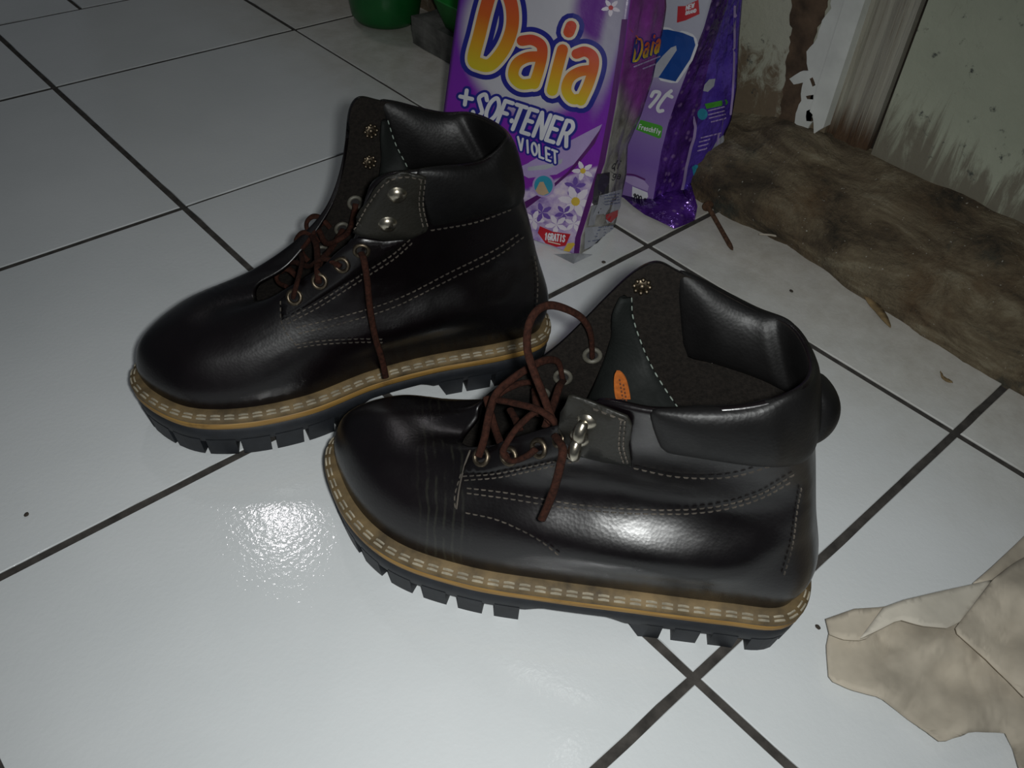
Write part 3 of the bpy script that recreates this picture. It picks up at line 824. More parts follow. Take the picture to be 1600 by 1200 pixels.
# ------------------------------------------------------------------ bags of washing powder
FONT = {
 'S': [([(.92, .80), (.55, 1), (.12, .80), (.50, .53), (.90, .25), (.45, 0), (.06, .18)], 1)],
 'O': [([(.5, 1), (.08, .75), (.05, .3), (.45, 0), (.92, .28), (.95, .72)], 2)], '0': [([(.5, 1), (.12, .75), (.12, .25), (.5, 0), (.88, .25), (.88, .75)], 2)],
 'F': [([(.1, 0), (.1, 1)], 0), ([(.1, 1), (.85, 1)], 0), ([(.1, .52), (.7, .52)], 0)], 'T': [([(.5, 0), (.5, 1)], 0), ([(0, 1), (1, 1)], 0)],
 'E': [([(.12, 0), (.12, 1)], 0), ([(.12, 1), (.85, 1)], 0), ([(.12, .52), (.75, .52)], 0), ([(.12, 0), (.88, 0)], 0)],
 'N': [([(.08, 0), (.08, 1)], 0), ([(.08, 1), (.92, 0)], 0), ([(.92, 0), (.92, 1)], 0)],
 'R': [([(.1, 0), (.1, 1)], 0), ([(.1, 1), (.6, 1), (.88, .78), (.6, .5), (.1, .5)], 1), ([(.5, .5), (.92, 0)], 0)],
 'V': [([(.02, 1), (.5, 0)], 0), ([(.5, 0), (.98, 1)], 0)], 'I': [([(.5, 0), (.5, 1)], 0)], 'L': [([(.12, 1), (.12, 0)], 0), ([(.12, 0), (.85, 0)], 0)],
 '1': [([(.5, 0), (.5, 1)], 0), ([(.5, 1), (.2, .75)], 0)], 'G': [([(.9, .82), (.5, 1), (.08, .6), (.12, .2), (.5, 0), (.88, .2), (.88, .48)], 1), ([(.88, .48), (.55, .48)], 0)],
 'A': [([(.02, 0), (.5, 1)], 0), ([(.5, 1), (.98, 0)], 0), ([(.2, .35), (.8, .35)], 0)], 'W': [([(0, 1), (.25, 0)], 0), ([(.25, 0), (.5, .8)], 0), ([(.5, .8), (.75, 0)], 0), ([(.75, 0), (1, 1)], 0)],
 '+': [([(.5, .1), (.5, .9)], 0), ([(.05, .5), (.95, .5)], 0)], '9': [([(.85, .7), (.5, .45), (.12, .7), (.5, 1), (.85, .75), (.75, .3), (.4, 0)], 1)],
 'g': [([(.8, .5), (.45, .65), (.15, .35), (.45, .08), (.8, .35)], 1), ([(.8, .62), (.8, -.1), (.45, -.3), (.15, -.18)], 1)],
 'D': [([(.1, 0), (.1, 1)], 0), ([(.1, 1), (.6, .95), (.9, .5), (.6, .05), (.1, 0)], 1)],
 'a': [([(.2, .6), (.5, .68), (.78, .5), (.78, 0)], 1), ([(.78, .4), (.3, .38), (.15, .18), (.4, 0), (.78, .15)], 1)], 'i': [([(.5, 0), (.5, .62)], 0), ([(.5, .85), (.5, .95)], 0)],
 'F_': [], 'r': [([(.2, 0), (.2, .65)], 0), ([(.2, .4), (.5, .65), (.85, .6)], 1)], 'e': [([(.15, .35), (.85, .38), (.5, .66), (.15, .35), (.45, 0), (.85, .12)], 1)],
 's': [([(.8, .55), (.5, .66), (.2, .5), (.75, .2), (.5, 0), (.15, .1)], 1)], 'c': [([(.85, .55), (.5, .66), (.15, .33), (.5, 0), (.85, .12)], 1)],
 'h': [([(.15, 0), (.15, 1)], 0), ([(.15, .4), (.5, .66), (.82, .45), (.82, 0)], 1)], 'l': [([(.5, 0), (.5, 1)], 0)], 'f': [([(.8, .95), (.5, .95), (.45, 0)], 1), ([(.2, .6), (.75, .6)], 0)],
 'y': [([(.1, .65), (.5, .05)], 0), ([(.9, .65), (.35, -.3)], 0)], 'd': [([(.8, 0), (.8, 1)], 0), ([(.8, .4), (.45, .64), (.15, .3), (.45, 0), (.8, .25)], 1)],
 'B': [([(.1, 0), (.1, 1)], 0), ([(.1, 1), (.75, .95), (.7, .58), (.1, .53)], 1), ([(.1, .53), (.88, .42), (.8, .04), (.1, 0)], 1)],
}
def glyph_strokes(text, bl, br, tl, gapf=.22):
    """strokes in pixel coordinates: text on a parallelogram given by its bottom-left, bottom-right and top-left corners"""
    bl, br, tl = (np.array(q, float) for q in (bl, br, tl)); n = len(text); adv = (br - bl) / n; out = []
    for i, ch in enumerate(text):
        for pts, kind in FONT.get(ch, []):
            q = [bl + adv * (i + gapf / 2 + p[0] * (1 - gapf)) + (tl - bl) * p[1] for p in pts]
            out.append((q, kind))
    return out
def ribbon(path, wd, kind, ratio=1.0):
    """flat stroke outline (2D) with round ends -> verts, faces"""
    if kind == 1: path = spline(path, 7 * len(path))
    elif kind == 2: path = spline(path, 8 * len(path), True); path = np.r_[path, path[:1]]
    else: path = even(path, max(2, wd))
    P = np.array(path, float); n = len(P)
    T = np.gradient(P, axis=0)
    if kind == 2: T[0] = T[-1] = P[1] - P[-2]
    T /= np.linalg.norm(T, axis=1)[:, None] + 1e-9; N = np.c_[-T[:, 1], T[:, 0]]
    V = []
    for p, q in zip(P, N): V += [p + q * wd / 2, p - q * wd / 2]
    F = [(2 * i, 2 * i + 1, 2 * i + 3, 2 * i + 2) for i in range(n - 1)]
    if kind != 2:
        for e, sg in ((0, -1), (n - 1, 1)):
            c = len(V); V.append(P[e]); k = 7
            for j in range(k + 1):
                a = -math.pi / 2 + math.pi * j / k
                V.append(P[e] + (T[e] * sg * math.cos(a) + N[e] * math.sin(a)) * wd / 2)
            F += [(c, c + 1 + j, c + 2 + j) for j in range(k)]
    return V, F

class Bag:
    """pouch lofted round a front plane: edges are (along, depth) tracks over height"""
    def __init__(s, p0, th, tilt, width, height, depth, right_tracks, mats, label, seed, bulge=.009, crinkle=.0022):
        a = math.radians(th); s.d = Vector((math.cos(a), math.sin(a), 0)); n = s.d.cross(Vector((0, 0, 1)))
        t = math.radians(tilt); s.up = Vector((0, 0, math.cos(t))) + n * math.sin(t); s.N = s.d.cross(s.up); s.p0 = p0
        s.w, s.h, s.dep, s.bul, s.seed = width, height, depth, bulge, seed
        s.root = empty('detergent_bag', p0); s.mats = mats; s.crinkle = crinkle
        thing(s.root, label, 'bag')
        # tracks: right front edge first, then folds of the right gusset
        s.tracks = []
        for px, dep in right_tracks:
            q = [s.uv(u, v, dep) for u, v in px]; q.sort(key=lambda k: k[1])
            s.tracks.append(([k[1] for k in q], [k[0] for k in q], dep))
        s.build()
    def uv(s, u, v, dep=0.0):
        P = at_plane(u, v, s.p0 + s.N * dep, s.N) - s.p0; return (P.dot(s.d), P.dot(s.up))
    def eu(s, k, v): return float(np.interp(v, s.tracks[k][0], s.tracks[k][1]))
    def close(s, v):
        """depth factor: pinched at the top seal and rounded at the floor"""
        x = min(1, max(0, (s.h - v) / (s.h * .30))); return .04 + .96 * math.sin(x * math.pi / 2)
    def front(s, u, v, off=0.0):
        e = s.eu(0, v); f = (u - e) / max(1e-6, s.w - e); f = min(1, max(0, f))
        b = s.bul * math.sin(math.pi * f) * min(1, max(0.1, v / .04)) * s.close(v)
        b += (fbm(u * 22, v * 13, s.seed) - .5) * .0045 * math.sin(math.pi * f) ** .5
        return s.p0 + s.d * u + s.up * v - s.N * (b + off)
    def px_uv(s, u, v):
        a = s.uv(u, v)
        for _ in range(4):
            q = project(s.front(*a)); b = s.uv(*q); c = s.uv(u, v); a = (a[0] + c[0] - b[0], a[1] + c[1] - b[1])
        return a
    def sidepoint(s, k, f, v, off=0.0):
        """point on gusset panel k between track k and k+1"""
        a, b = s.eu(k, v), s.eu(k + 1, v); da, db = s.tracks[k][2], s.tracks[k + 1][2]; c = s.close(v)
        u, dp = a + (b - a) * f, (da + (db - da) * f) * c
        wr = (fbm(f * 5 + k * 7, v * 40, s.seed + 5) - .5) * .007 * math.sin(math.pi * f) + (fbm(f * 9 + k * 7, v * 75, s.seed + 6) - .5) * s.crinkle * math.sin(math.pi * f)
        sidedir = (s.d * (-(db - da)) - s.N * (a - b)).normalized() if abs(a - b) > 1e-6 else -s.d
        sidedir = (-s.d * abs(db - da) - s.N * (b - a) * -1).normalized()
        return s.p0 + s.d * u + s.up * v + s.N * dp + sidedir * (wr + off)
    def px_side(s, k, u, v):
        f, vv = .5, .1
        for _ in range(25):
            q = project(s.sidepoint(k, f, vv)); e = 1e-3
            q1 = project(s.sidepoint(k, f + e, vv)); q2 = project(s.sidepoint(k, f, vv + e))
            J = np.array([[(q1[0] - q[0]) / e, (q2[0] - q[0]) / e], [(q1[1] - q[1]) / e, (q2[1] - q[1]) / e]])
            try: dl = np.linalg.solve(J, [u - q[0], v - q[1]])
            except Exception: break
            f += max(-.3, min(.3, dl[0])); vv += max(-.05, min(.05, dl[1]))
            f = max(-.15, min(1.15, f)); vv = max(0, min(s.h, vv))
        return f, vv
    def build(s):
        NV = 130; nf = 40; V = []; UV = []; mi = []; nk = len(s.tracks) - 1
        for i in range(NV):
            v = s.h * i / (NV - 1); c = s.close(v); row = []; e = s.eu(0, v)
            for j in range(nf): u = s.w + (e - s.w) * j / (nf - 1); row.append((s.front(u, v), (u, v)))
            for k in range(nk):
                for j in range(1, 15): f = j / 14; row.append((s.sidepoint(k, f, v), (k + f, v)))
            eb = s.eu(nk, v)
            for j in range(1, 12):
                f = j / 11; u = eb + (s.w - eb) * f
                row.append((s.p0 + s.d * u + s.up * v + s.N * (s.dep * c + .006 * math.sin(math.pi * f) * c), (u, v)))
            for j in range(1, 8):
                f = j / 8; dd = .012 * math.sin(math.pi * f)
                row.append((s.p0 + s.d * (s.w - dd * c) + s.up * v + s.N * (s.dep * (1 - f) * c), (f, v)))
            n = len(row); V += [p for p, q in row]; UV += [q for p, q in row]
        for p in V: p.z = max(p.z, .0006)
        F = grid_faces(NV, n, True)
        idx = []
        for r in range(NV - 1):
            for c in range(n): idx.append(0 if c < nf - 1 else (1 + (c - nf + 1) // 14 if c < nf - 1 + 14 * nk else nk + 1))
        F.append(tuple(range(n))[::-1]); F.append(tuple(range((NV - 1) * n, NV * n))); idx += [nk + 1] * 2
        o = obj('bag_body', [p - s.p0 for p in V], F, None, s.root, True, s.mats, idx)
        ul = o.data.uv_layers.new(name='UVMap')
        for lp in o.data.loops: ul.data[lp.index].uv = UV[lp.vertex_index]
        s.body = o
    def map_front(s, q, off): a = s.px_uv(*q); return s.front(a[0], a[1], off) - s.p0
    def map_side(s, k): return lambda q, off: s.sidepoint(k, *s.px_side(k, *q), off) - s.p0
    def strokes(s, name, st, wd, mat, off, mp=None, parent=None):
        mp = mp or s.map_front; parts = []
        for i, (p, kind) in enumerate(st):
            Vv, F = ribbon(p, wd, kind); parts.append(([mp(q, off + i * 6e-6) for q in Vv], F))
        V, F = merge(parts); return obj(name, V, F, mat, parent or s.root, False)
    def poly(s, name, px, mat, off, mp=None, parent=None, smooth_outline=False, cuts=2):
        mp = mp or s.map_front
        if smooth_outline: px = spline(px, 6 * len(px), True)
        bm = bmesh.new(); vs = [bm.verts.new((a, b, 0)) for a, b in px]; bm.faces.new(vs); bmesh.ops.triangulate(bm, faces=bm.faces[:])
        for _ in range(cuts): bmesh.ops.subdivide_edges(bm, edges=[e for e in bm.edges if e.calc_length() > 7], cuts=1)
        bmesh.ops.triangulate(bm, faces=bm.faces[:])
        for v in bm.verts: v.co = mp((v.co.x, v.co.y), off)
        return obj_bm(name, bm, mat, parent or s.root)

def ink(name, c, rough=.35, emi=0): return plain(name, c, rough, 0, .10, 40)
NAVY = ink('navy_print', (.016, .018, .22)); WHITE = ink('white_print', (.62, .62, .66)); CREAM = ink('cream_outline', (.62, .55, .44))
RED = ink('red_print', (.42, .010, .020)); GREEN = ink('green_print', (.06, .30, .03)); BLUE = ink('blue_print', (.0, .045, .24)); BLACKINK = ink('dark_print', (.03, .03, .035))
LILAC = ink('lilac_print', (.36, .27, .50)); PETAL = ink('white_petal', (.66, .60, .68)); PLUM = ink('plum_print', (.085, .012, .12)); VIOL = ink('violet_petal', (.14, .075, .33))
YEL = ink('yellow_print', (.58, .40, .05)); TEAL = ink('teal_print', (.03, .26, .38)); SKIN = ink('tan_print', (.45, .32, .20)); SILV = plain('silver_seal', (.42, .43, .46), .28, .6, .3, 60, .3)
GREYP = ink('grey_print', (.36, .37, .42)); BLUETXT = ink('slate_print', (.11, .13, .22))
def m_grad():
    t = NT('orange_yellow_print'); sx = t.n('ShaderNodeSeparateXYZ'); t.l(t.coord('Generated'), sx.inputs[0])
    t.color(t.ramp(sx.outputs[2], [(.05, (.56, .44, .02)), (.30, (.60, .30, .015)), (.60, (.56, .11, .015)), (.95, (.52, .055, .030))])); t.set(Roughness=.35); return t.m
GRAD = m_grad()
def m_front1():
    t = NT('printed_violet_film'); uv = t.coord('UV'); sx = t.n('ShaderNodeSeparateXYZ'); t.l(uv, sx.inputs[0]); U, V = sx.outputs[0], sx.outputs[1]
    def ell(cu, cv, ru, rv, a, b):
        x = t.math('DIVIDE', t.math('SUBTRACT', U, cu), ru); y = t.math('DIVIDE', t.math('SUBTRACT', V, cv), rv)
        r = t.math('SQRT', t.math('ADD', t.math('MULTIPLY', x, x), t.math('MULTIPLY', y, y))); return t.smooth(r, b, a)
    c = t.ramp(V, [(.05, (.18, .022, .30)), (.10, (.19, .020, .37)), (.19, (.12, .024, .30)), (.24, (.13, .03, .30))])
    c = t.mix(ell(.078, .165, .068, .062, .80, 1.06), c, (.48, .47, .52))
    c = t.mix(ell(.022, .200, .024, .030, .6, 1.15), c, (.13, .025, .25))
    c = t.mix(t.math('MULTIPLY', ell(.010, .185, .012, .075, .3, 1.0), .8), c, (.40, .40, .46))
    # flower field in the lower part, cut by a diagonal edge
    k = t.math('ADD', V, t.math('MULTIPLY', U, .62)); fl_ = t.smooth(k, .082, .078)
    nz = t.noise(60, 4, .6, uv); nb = t.noise(34, 3, .5, uv)
    f = t.ramp(nz, [(.36, (.20, .12, .36)), (.47, (.40, .30, .52)), (.60, (.56, .47, .60)), (.72, (.66, .56, .60))])
    f = t.mix(t.smooth(nb, .60, .66), f, (.13, .07, .30))
    c = t.mix(fl_, c, f)
    t.color(c); t.set(Roughness=.30); t.bump(t.noise(45, 4, .6, uv), .25, .002); return t.m
def m_side1():
    t = NT('printed_gusset_film'); uv = t.coord('UV'); sx = t.n('ShaderNodeSeparateXYZ'); t.l(uv, sx.inputs[0]); U, V = sx.outputs[0], sx.outputs[1]
    g = t.n('ShaderNodeNewGeometry').outputs['Position']
    low = t.ramp(t.noise(35, 5, .6, g), [(.35, (.12, .11, .10)), (.5, (.25, .24, .22)), (.7, (.40, .39, .37))])
    top = t.ramp(t.noise(25, 4, .6, g), [(.35, (.12, .015, .15)), (.65, (.26, .05, .32))])
    c = t.mix(t.smooth(t.math('ADD', V, t.math('MULTIPLY', U, .035)), .130, .160), low, top)
    t.color(c); t.set(Roughness=.24); t.bump(t.noise(70, 5, .6, g), .5, .003); return t.m
def m_foil(name, c1, c2, rough=.22, dots=False):
    t = NT(name); g = t.n('ShaderNodeNewGeometry').outputs['Position']
    c = t.ramp(t.noise(30, 4, .6, g), [(.35, c1), (.65, c2)])
    if dots:
        vo = t.n('ShaderNodeTexVoronoi', Scale=110); t.l(g, vo.inputs['Vector']); c = t.mix(t.smooth(vo.outputs['Distance'], .30, .12), c, (.22, .12, .34))
    t.color(c); t.set(Roughness=rough, Metallic=.35); t.bump(t.math('ADD', t.noise(26, 4, .5, g), t.math('MULTIPLY', t.noise(70, 3, .5, g), .25)), 1.0, .012); return t.m
def m_front2():
    t = NT('printed_lilac_film'); uv = t.coord('UV'); sx = t.n('ShaderNodeSeparateXYZ'); t.l(uv, sx.inputs[0]); V = sx.outputs[1]
    c = t.ramp(V, [(.01, (.22, .14, .36)), (.04, (.17, .09, .34)), (.075, (.24, .16, .40)), (.10, (.20, .11, .36)), (.13, (.38, .37, .47)), (.20, (.40, .41, .47))])
    t.color(c); t.set(Roughness=.3); t.bump(t.noise(40, 4, .6, uv), .3, .002); return t.m
FILM_BACK = m_foil('violet_back_film', (.05, .02, .12), (.12, .05, .25), .3)

bag1 = Bag(Vector((.535, -.870, 0)), 110, 14, .150, .262, .058,
    [([(905, 398), (908, 370), (927, 310), (945, 255), (962, 165), (975, 80), (985, 0), (990, -60)], 0.0),
     ([(953, 378), (963, 345), (972, 305), (979, 272), (981, 228), (991, 205), (1002, 180), (1020, 124), (1033, 60), (1045, 10), (1050, -40)], .058)],
    [m_front1(), m_side1(), FILM_BACK],
    'violet Daia softener detergent bag with big orange lettering, behind the rear boot', 3)
b = bag1
Z = lambda L, ox, oy, k: [(ox + x * k, oy + y * k) for x, y in L]
z5 = lambda L: Z(L, 690, 0, .2)
# brand word: thick strokes in three layers (navy, cream, orange-yellow)
LET = [
  ('D', [(z5([(255, 455), (300, 270), (352, 60), (400, -70), (490, -95), (545, 20), (560, 150), (540, 270), (480, 400), (385, 505), (300, 500)]), 2)], 20),
  ('a', [(z5([(632, 318), (712, 312), (780, 352), (790, 425), (765, 540), (728, 655)]), 1), (z5([(770, 440), (670, 448), (590, 498), (565, 590), (625, 655), (728, 650)]), 1)], 16.5),
  ('i', [(z5([(948, 388), (905, 550), (868, 705)]), 1), (z5([(1015, 205), (998, 250)]), 0)], 17.5),
  ('a', [(z5([(1058, 420), (1125, 402), (1185, 440), (1192, 520), (1150, 660), (1092, 785)]), 1), (z5([(1175, 545), (1080, 560), (1005, 610), (978, 700), (1022, 770), (1092, 770)]), 1)], 16)]
lay = [('lettering_outline', NAVY, 24, .0004), ('lettering_edge', CREAM, 8.5, .0007)]
for nm, mat, add, off in lay:
    st = []
    parts = []
    for L, strokes_, wd in LET:
        for i, (p, kind) in enumerate(strokes_):
            Vv, F = ribbon(p, wd + add, kind); parts.append(([b.map_front(q, off + len(parts) * 8e-6) for q in Vv], F))
    V, F = merge(parts); obj(nm, V, F, mat, b.root, False)
for L, strokes_, wd in LET:
    b.strokes('letter', strokes_, wd, GRAD, .0010)
# "+ SOFTENER" and "VIOLET"
plus = [(z5([(203, 705), (188, 815)]), 0), (z5([(152, 752), (245, 772)]), 0)]
soft = glyph_strokes('SOFTENER', (735, 180), (889, 229), (749, 144), .2) + [([(800.5, 189), (801, 187.5)], 0)]
b.strokes('lettering_outline', plus + soft, 14, NAVY, .0012)
b.strokes('lettering', plus + soft, 6.3, WHITE, .0015)
vio = glyph_strokes('VIOLET', (810, 232), (874, 256), (809, 213), .25)
b.strokes('lettering_outline', vio, 9, NAVY, .0012); b.strokes('lettering', vio, 3.4, WHITE, .0015)
# swoosh, seal strip, roundel, flowers, free-gift badge
q2 = lambda L: Z(L, 780, 190, .1917)
b.poly('swoosh', q2([(120, 395), (300, 350), (500, 290), (680, 190), (840, 20), (800, 110), (640, 330), (470, 430), (380, 410), (240, 460)]), LILAC, .0003)
b.poly('swoosh', q2([(235, 370), (400, 345), (520, 300), (510, 340), (380, 390), (235, 400)]), GREYP, .0005)
b.poly('swoosh', q2([(840, 40), (780, 180), (600, 400), (420, 560), (220, 710), (195, 660), (380, 560), (560, 410), (720, 210)]), PLUM, .0005)
cc = q2([(365, 520)])[0]
b.poly('roundel', [(cc[0] + 17.5 * math.cos(a), cc[1] + 18.5 * math.sin(a)) for a in np.linspace(0, 6.28, 26)[:-1]], LILAC, .0008)
b.poly('roundel', [(cc[0] + 14.5 * math.cos(a), cc[1] + 15.5 * math.sin(a)) for a in np.linspace(0, 6.28, 26)[:-1]], TEAL, .0010)
b.poly('roundel', q2([(300, 560), (335, 490), (365, 488), (400, 560), (410, 580), (365, 600), (325, 590)]), SKIN, .0012)
def flower(cx, cy, r, mat, rot, n=5, cen=None):
    for k in range(n):
        a = rot + k * 2 * math.pi / n; ca, sa = math.cos(a), math.sin(a)
        pet = [(0, 0), (.45, .24), (.85, .17), (1.05, 0), (.85, -.17), (.45, -.24)]
        b.poly('petal', [(cx + r * (x * ca - y * sa), cy + r * (x * sa + y * ca) * .9) for x, y in pet], mat, .0005 + k * 2e-5, cuts=1)
    if cen: b.poly('flower_centre', [(cx + r * .26 * math.cos(t), cy + r * .26 * math.sin(t)) for t in np.linspace(0, 6.28, 11)[:-1]], cen, .0008, cuts=0)
flower(*q2([(625, 650)])[0], 27, PETAL, .2, 6, YEL); flower(*q2([(685, 400)])[0], 17, PETAL, .6, 5, YEL)
flower(*q2([(620, 530)])[0], 17, VIOL, 1.0, 5); flower(*q2([(530, 745)])[0], 15, VIOL, .3, 5); flower(*q2([(350, 740)])[0], 17, VIOL, .7, 5)
flower(*q2([(470, 840)])[0], 18, PETAL, .5, 5); flower(*q2([(610, 830)])[0], 15, PETAL, 1.1, 5); flower(*q2([(280, 800)])[0], 17, PETAL, .1, 5)
flower(*z5([(1325, 60)])[0], 15, PETAL, .4, 5, RED)
b.poly('badge', q2([(318, 905), (335, 850), (440, 895), (585, 915), (545, 1010), (470, 1020), (380, 990)]), RED, .0009)
b.strokes('lettering', glyph_strokes('1GRATIS', q2([(372, 958)])[0], q2([(540, 978)])[0], q2([(378, 905)])[0], .25), 2.0, WHITE, .0012)
b.strokes('lettering', [(q2([(405, 975), (500, 998)]), 0)], 1.6, CREAM, .0012)
b.poly('flower_spray', q2([(525, 1050), (560, 990), (610, 985), (620, 1000), (575, 1060)]), YEL, .0007)
b.poly('seam_strip', [(905, 398), (908, 370), (927, 310), (945, 255), (962, 165), (975, 80), (981, 30), (972, 30), (966, 80), (953, 165), (936, 255), (918, 310), (899, 372), (897, 396)], PLUM, .0006)
# small print on the side gusset
ms = b.map_side(0); q9 = lambda L: Z(L, 900, 190, .175)
b.poly('side_panel', q9([(78, 945), (330, 925), (345, 1040), (240, 1090), (70, 1140)]), GREYP, .0004, ms)
b.poly('side_panel', q9([(140, 750), (190, 740), (205, 660), (410, 600), (395, 760), (330, 900), (105, 930)]), GREYP, .0004, ms)
b.poly('side_panel', q9([(175, 470), (300, 450), (290, 640), (205, 655), (190, 740), (140, 745)]), BLACKINK, .0003, ms)
for t_, a1, a2, a3 in (('di', (300, 420), (385, 420), (335, 345)), ('ga', (310, 500), (395, 515), (330, 440))):
    b.strokes('lettering', glyph_strokes(t_, *[q9([k])[0] for k in (a1, a2, a3)], .2), 1.4, BLACKINK, .0006, ms)
for y0, x0, x1 in ((950, 160, 325), (975, 150, 320), (1000, 180, 325), (1025, 170, 330), (1068, 105, 320), (665, 215, 390), (690, 235, 385), (715, 250, 380), (740, 260, 380)):
    b.strokes('small_print', [(q9([(x, y0 - (x - x0) * .14), (min(x + 26, x1), y0 - (x + 26 - x0) * .14)]), 0) for x in range(x0, x1, 38)], 1.5, BLUETXT, .0007, ms)
b.strokes('lettering', [(q9([(225, 770), (200, 785), (195, 815)]), 1)], 1.6, BLACKINK, .0007, ms)
b.poly('badge', q9([(260, 830), (370, 785), (365, 840), (305, 900), (262, 870)]), RED, .0008, ms)
# mini logo on the side
ml = Z([(0, 0)], 0, 0, 1)
for ch, x0, x1, mt in (('D', 988, 1003, GRAD), ('a', 1003, 1014, GRAD), ('i', 1013, 1022, GRAD), ('a', 1021, 1031, GRAD)):
    k = (x0 - 988) / 43
    st = glyph_strokes(ch, (x0 - 2, 96 - k * 14), (x1 - 2, 93 - k * 18), (x0 + 4, 62 - k * 10), .15)
    b.strokes('lettering_outline', st, 7, NAVY, .0005, ms); b.strokes('letter', st, 3.4, mt, .0009, ms)
b.strokes('small_print', [([(990, 104), (1030, 88)], 0), ([(1004, 107), (1022, 100)], 0)], 2.2, LILAC, .0006, ms)
# folded silver seal sticking out below the front
tip = at_floor(896, 412, .0015); a_ = at_floor(866, 397, .003); c_ = at_floor(926, 398, .004); m_ = at_floor(905, 396, .010)
sv = [p - b.p0 for p in (a_, tip, c_, m_)]
so = obj('bottom_seal', sv, [(0, 1, 3), (1, 2, 3)], SILV, b.root, False); so.modifiers.new('t', 'SOLIDIFY').thickness = .0006

bag2 = Bag(at_floor(1018, 322), 112, 8, .135, .258, .066,
    [([(1017, 330), (1020, 315), (1033, 238), (1045, 190), (1057, 155), (1076, 105), (1100, 43), (1112, 0), (1122, -50)], 0.0),
     ([(1060, 335), (1064, 310), (1075, 255), (1088, 200), (1100, 135), (1112, 80), (1136, 8), (1145, -40)], .030),
     ([(1088, 348), (1092, 318), (1107, 293), (1117, 262), (1132, 212), (1143, 187), (1151, 140), (1155, 60), (1160, 0), (1163, -50)], .066)],
    [m_front2(), m_foil('dark_violet_foil', (.045, .011, .13), (.12, .035, .32), .20, True), m_foil('printed_violet_foil', (.075, .035, .36), (.13, .07, .50), .22), FILM_BACK],
    'purple foil detergent bag with a blue letter n, behind the violet bag by the kerb', 17, .006, .0035)
b = bag2
q3 = lambda L: Z(L, 950, 0, .15); q6 = lambda L: Z(L, 980, 130, .10625); q7 = lambda L: Z(L, 960, 240, .10833)
n_out = [(1030, 46), (1044, 46), (1059, 56), (1067, 51), (1084, 58), (1087, 70), (1079, 92), (1056, 127), (1029, 121), (1044, 96), (1056, 78), (1052, 73), (1040, 82), (1030, 96), (1018, 98), (1022, 70)]
b.strokes('lettering_edge', [(np.array(n_out + [n_out[0]], float), 0)], 8, WHITE, .0004)
b.poly('letter_n', n_out, BLUE, .0008)
b.poly('letter_counter', [(1057, 71), (1049, 74), (1036, 87), (1022, 104), (1022, 121), (1030, 120), (1046, 96), (1058, 78)], GREYP, .0012)
b.strokes('lettering', [(q3([(455, 1000), (485, 955), (540, 965), (515, 1020), (440, 1110)]), 1), (q3([(660, 945), (598, 1000), (525, 1105), (532, 1155), (572, 1150)]), 1), (q3([(618, 985), (668, 1008)]), 0)], 5.4, WHITE, .0008)
b.poly('badge', Z([(232, 115), (370, 110), (620, -10), (640, 260), (380, 380), (215, 425)], 1040, 0, .0833), RED, .0006)
b.strokes('lettering', glyph_strokes('NEW', *Z([(380, 190), (540, 130), (390, 110)], 1040, 0, .0833), .2), 1.5, WHITE, .0010)
b.strokes('lettering', glyph_strokes('BRAND', *Z([(375, 275), (580, 220), (385, 215)], 1040, 0, .0833), .2), 1.3, WHITE, .0010)
b.poly('label_strip', q6([(200, 535), (500, 620), (525, 650), (500, 800), (470, 810), (130, 680)]), GREEN, .0006)
b.strokes('lettering', glyph_strokes('Freschfly', q6([(170, 665)])[0], q6([(490, 745)])[0], q6([(185, 600)])[0], .15), 1.4, WHITE, .0010)
b.poly('label_strip', q7([(262, 470), (480, 560), (490, 620), (430, 690), (255, 620)]), WHITE, .0006)
b.strokes('lettering', glyph_strokes('900', q7([(272, 625)])[0], q7([(395, 672)])[0], q7([(282, 570)])[0], .2) + glyph_strokes('g', q7([(420, 672)])[0], q7([(465, 685)])[0], q7([(430, 620)])[0], .1), 2.0, BLACKINK, .0010)
b.strokes('swoosh', [(q7([(190, 295), (300, 310), (440, 370)]), 1)], 2.5, PLUM, .0008)
b.poly('swoosh', q7([(160, 400), (170, 320), (300, 330), (430, 385), (500, 470), (480, 540), (270, 460)]), LILAC, .0004)
m2 = b.map_side(1)
b.strokes('seam_strip', [(q6([(965, 500), (1000, 640), (980, 800), (930, 950), (890, 1129)]) + q7([(1030, 200), (1000, 400), (955, 600), (960, 680)]), 0)], 4.4, LILAC, .0006, m2)
b.strokes('seam_strip', [([(1147, 10), (1147, 60), (1146, 110), (1144, 150), (1141, 178)], 0)], 3.4, LILAC, .0006, m2)
b.poly('label_strip', q6([(1130, 300), (1450, 235), (1475, 280), (1450, 315), (1160, 375)]), GREEN, .0008, m2)
b.poly('roundel', [(1097 + 8 * math.cos(a), 178 + 9 * math.sin(a)) for a in np.linspace(0, 6.28, 17)[:-1]], TEAL, .0006, m2)
b.poly('roundel', q6([(1130, 20), (1200, -60), (1290, -70), (1270, 40), (1180, 125), (1110, 110)]), GREYP, .0006, m2)
b.poly('roundel', q6([(1240, 970), (1320, 830), (1410, 760), (1420, 830), (1360, 1000), (1300, 1120), (1250, 1090)]), GREYP, .0006, m2)
for y0, x0, x1 in ((400, 1190, 1420), (460, 1190, 1430), (510, 1200, 1440), (565, 1230, 1440), (800, 1080, 1390), (860, 1055, 1200), (925, 1040, 1180), (990, 1030, 1160)):
    b.strokes('small_print', [(q6([(x, y0 - (x - x0) * .25), (min(x + 45, x1), y0 - (x + 45 - x0) * .25)]), 0) for x in range(x0, x1, 62)], 2.0, LILAC, .0008, m2)
b.poly('splash_print', q7([(1110, 190), (1160, 155), (1200, 165), (1220, 240), (1300, 310), (1320, 380), (1300, 440), (1180, 560), (1170, 500), (1190, 400), (1170, 280)]), TEAL, .0008, m2)
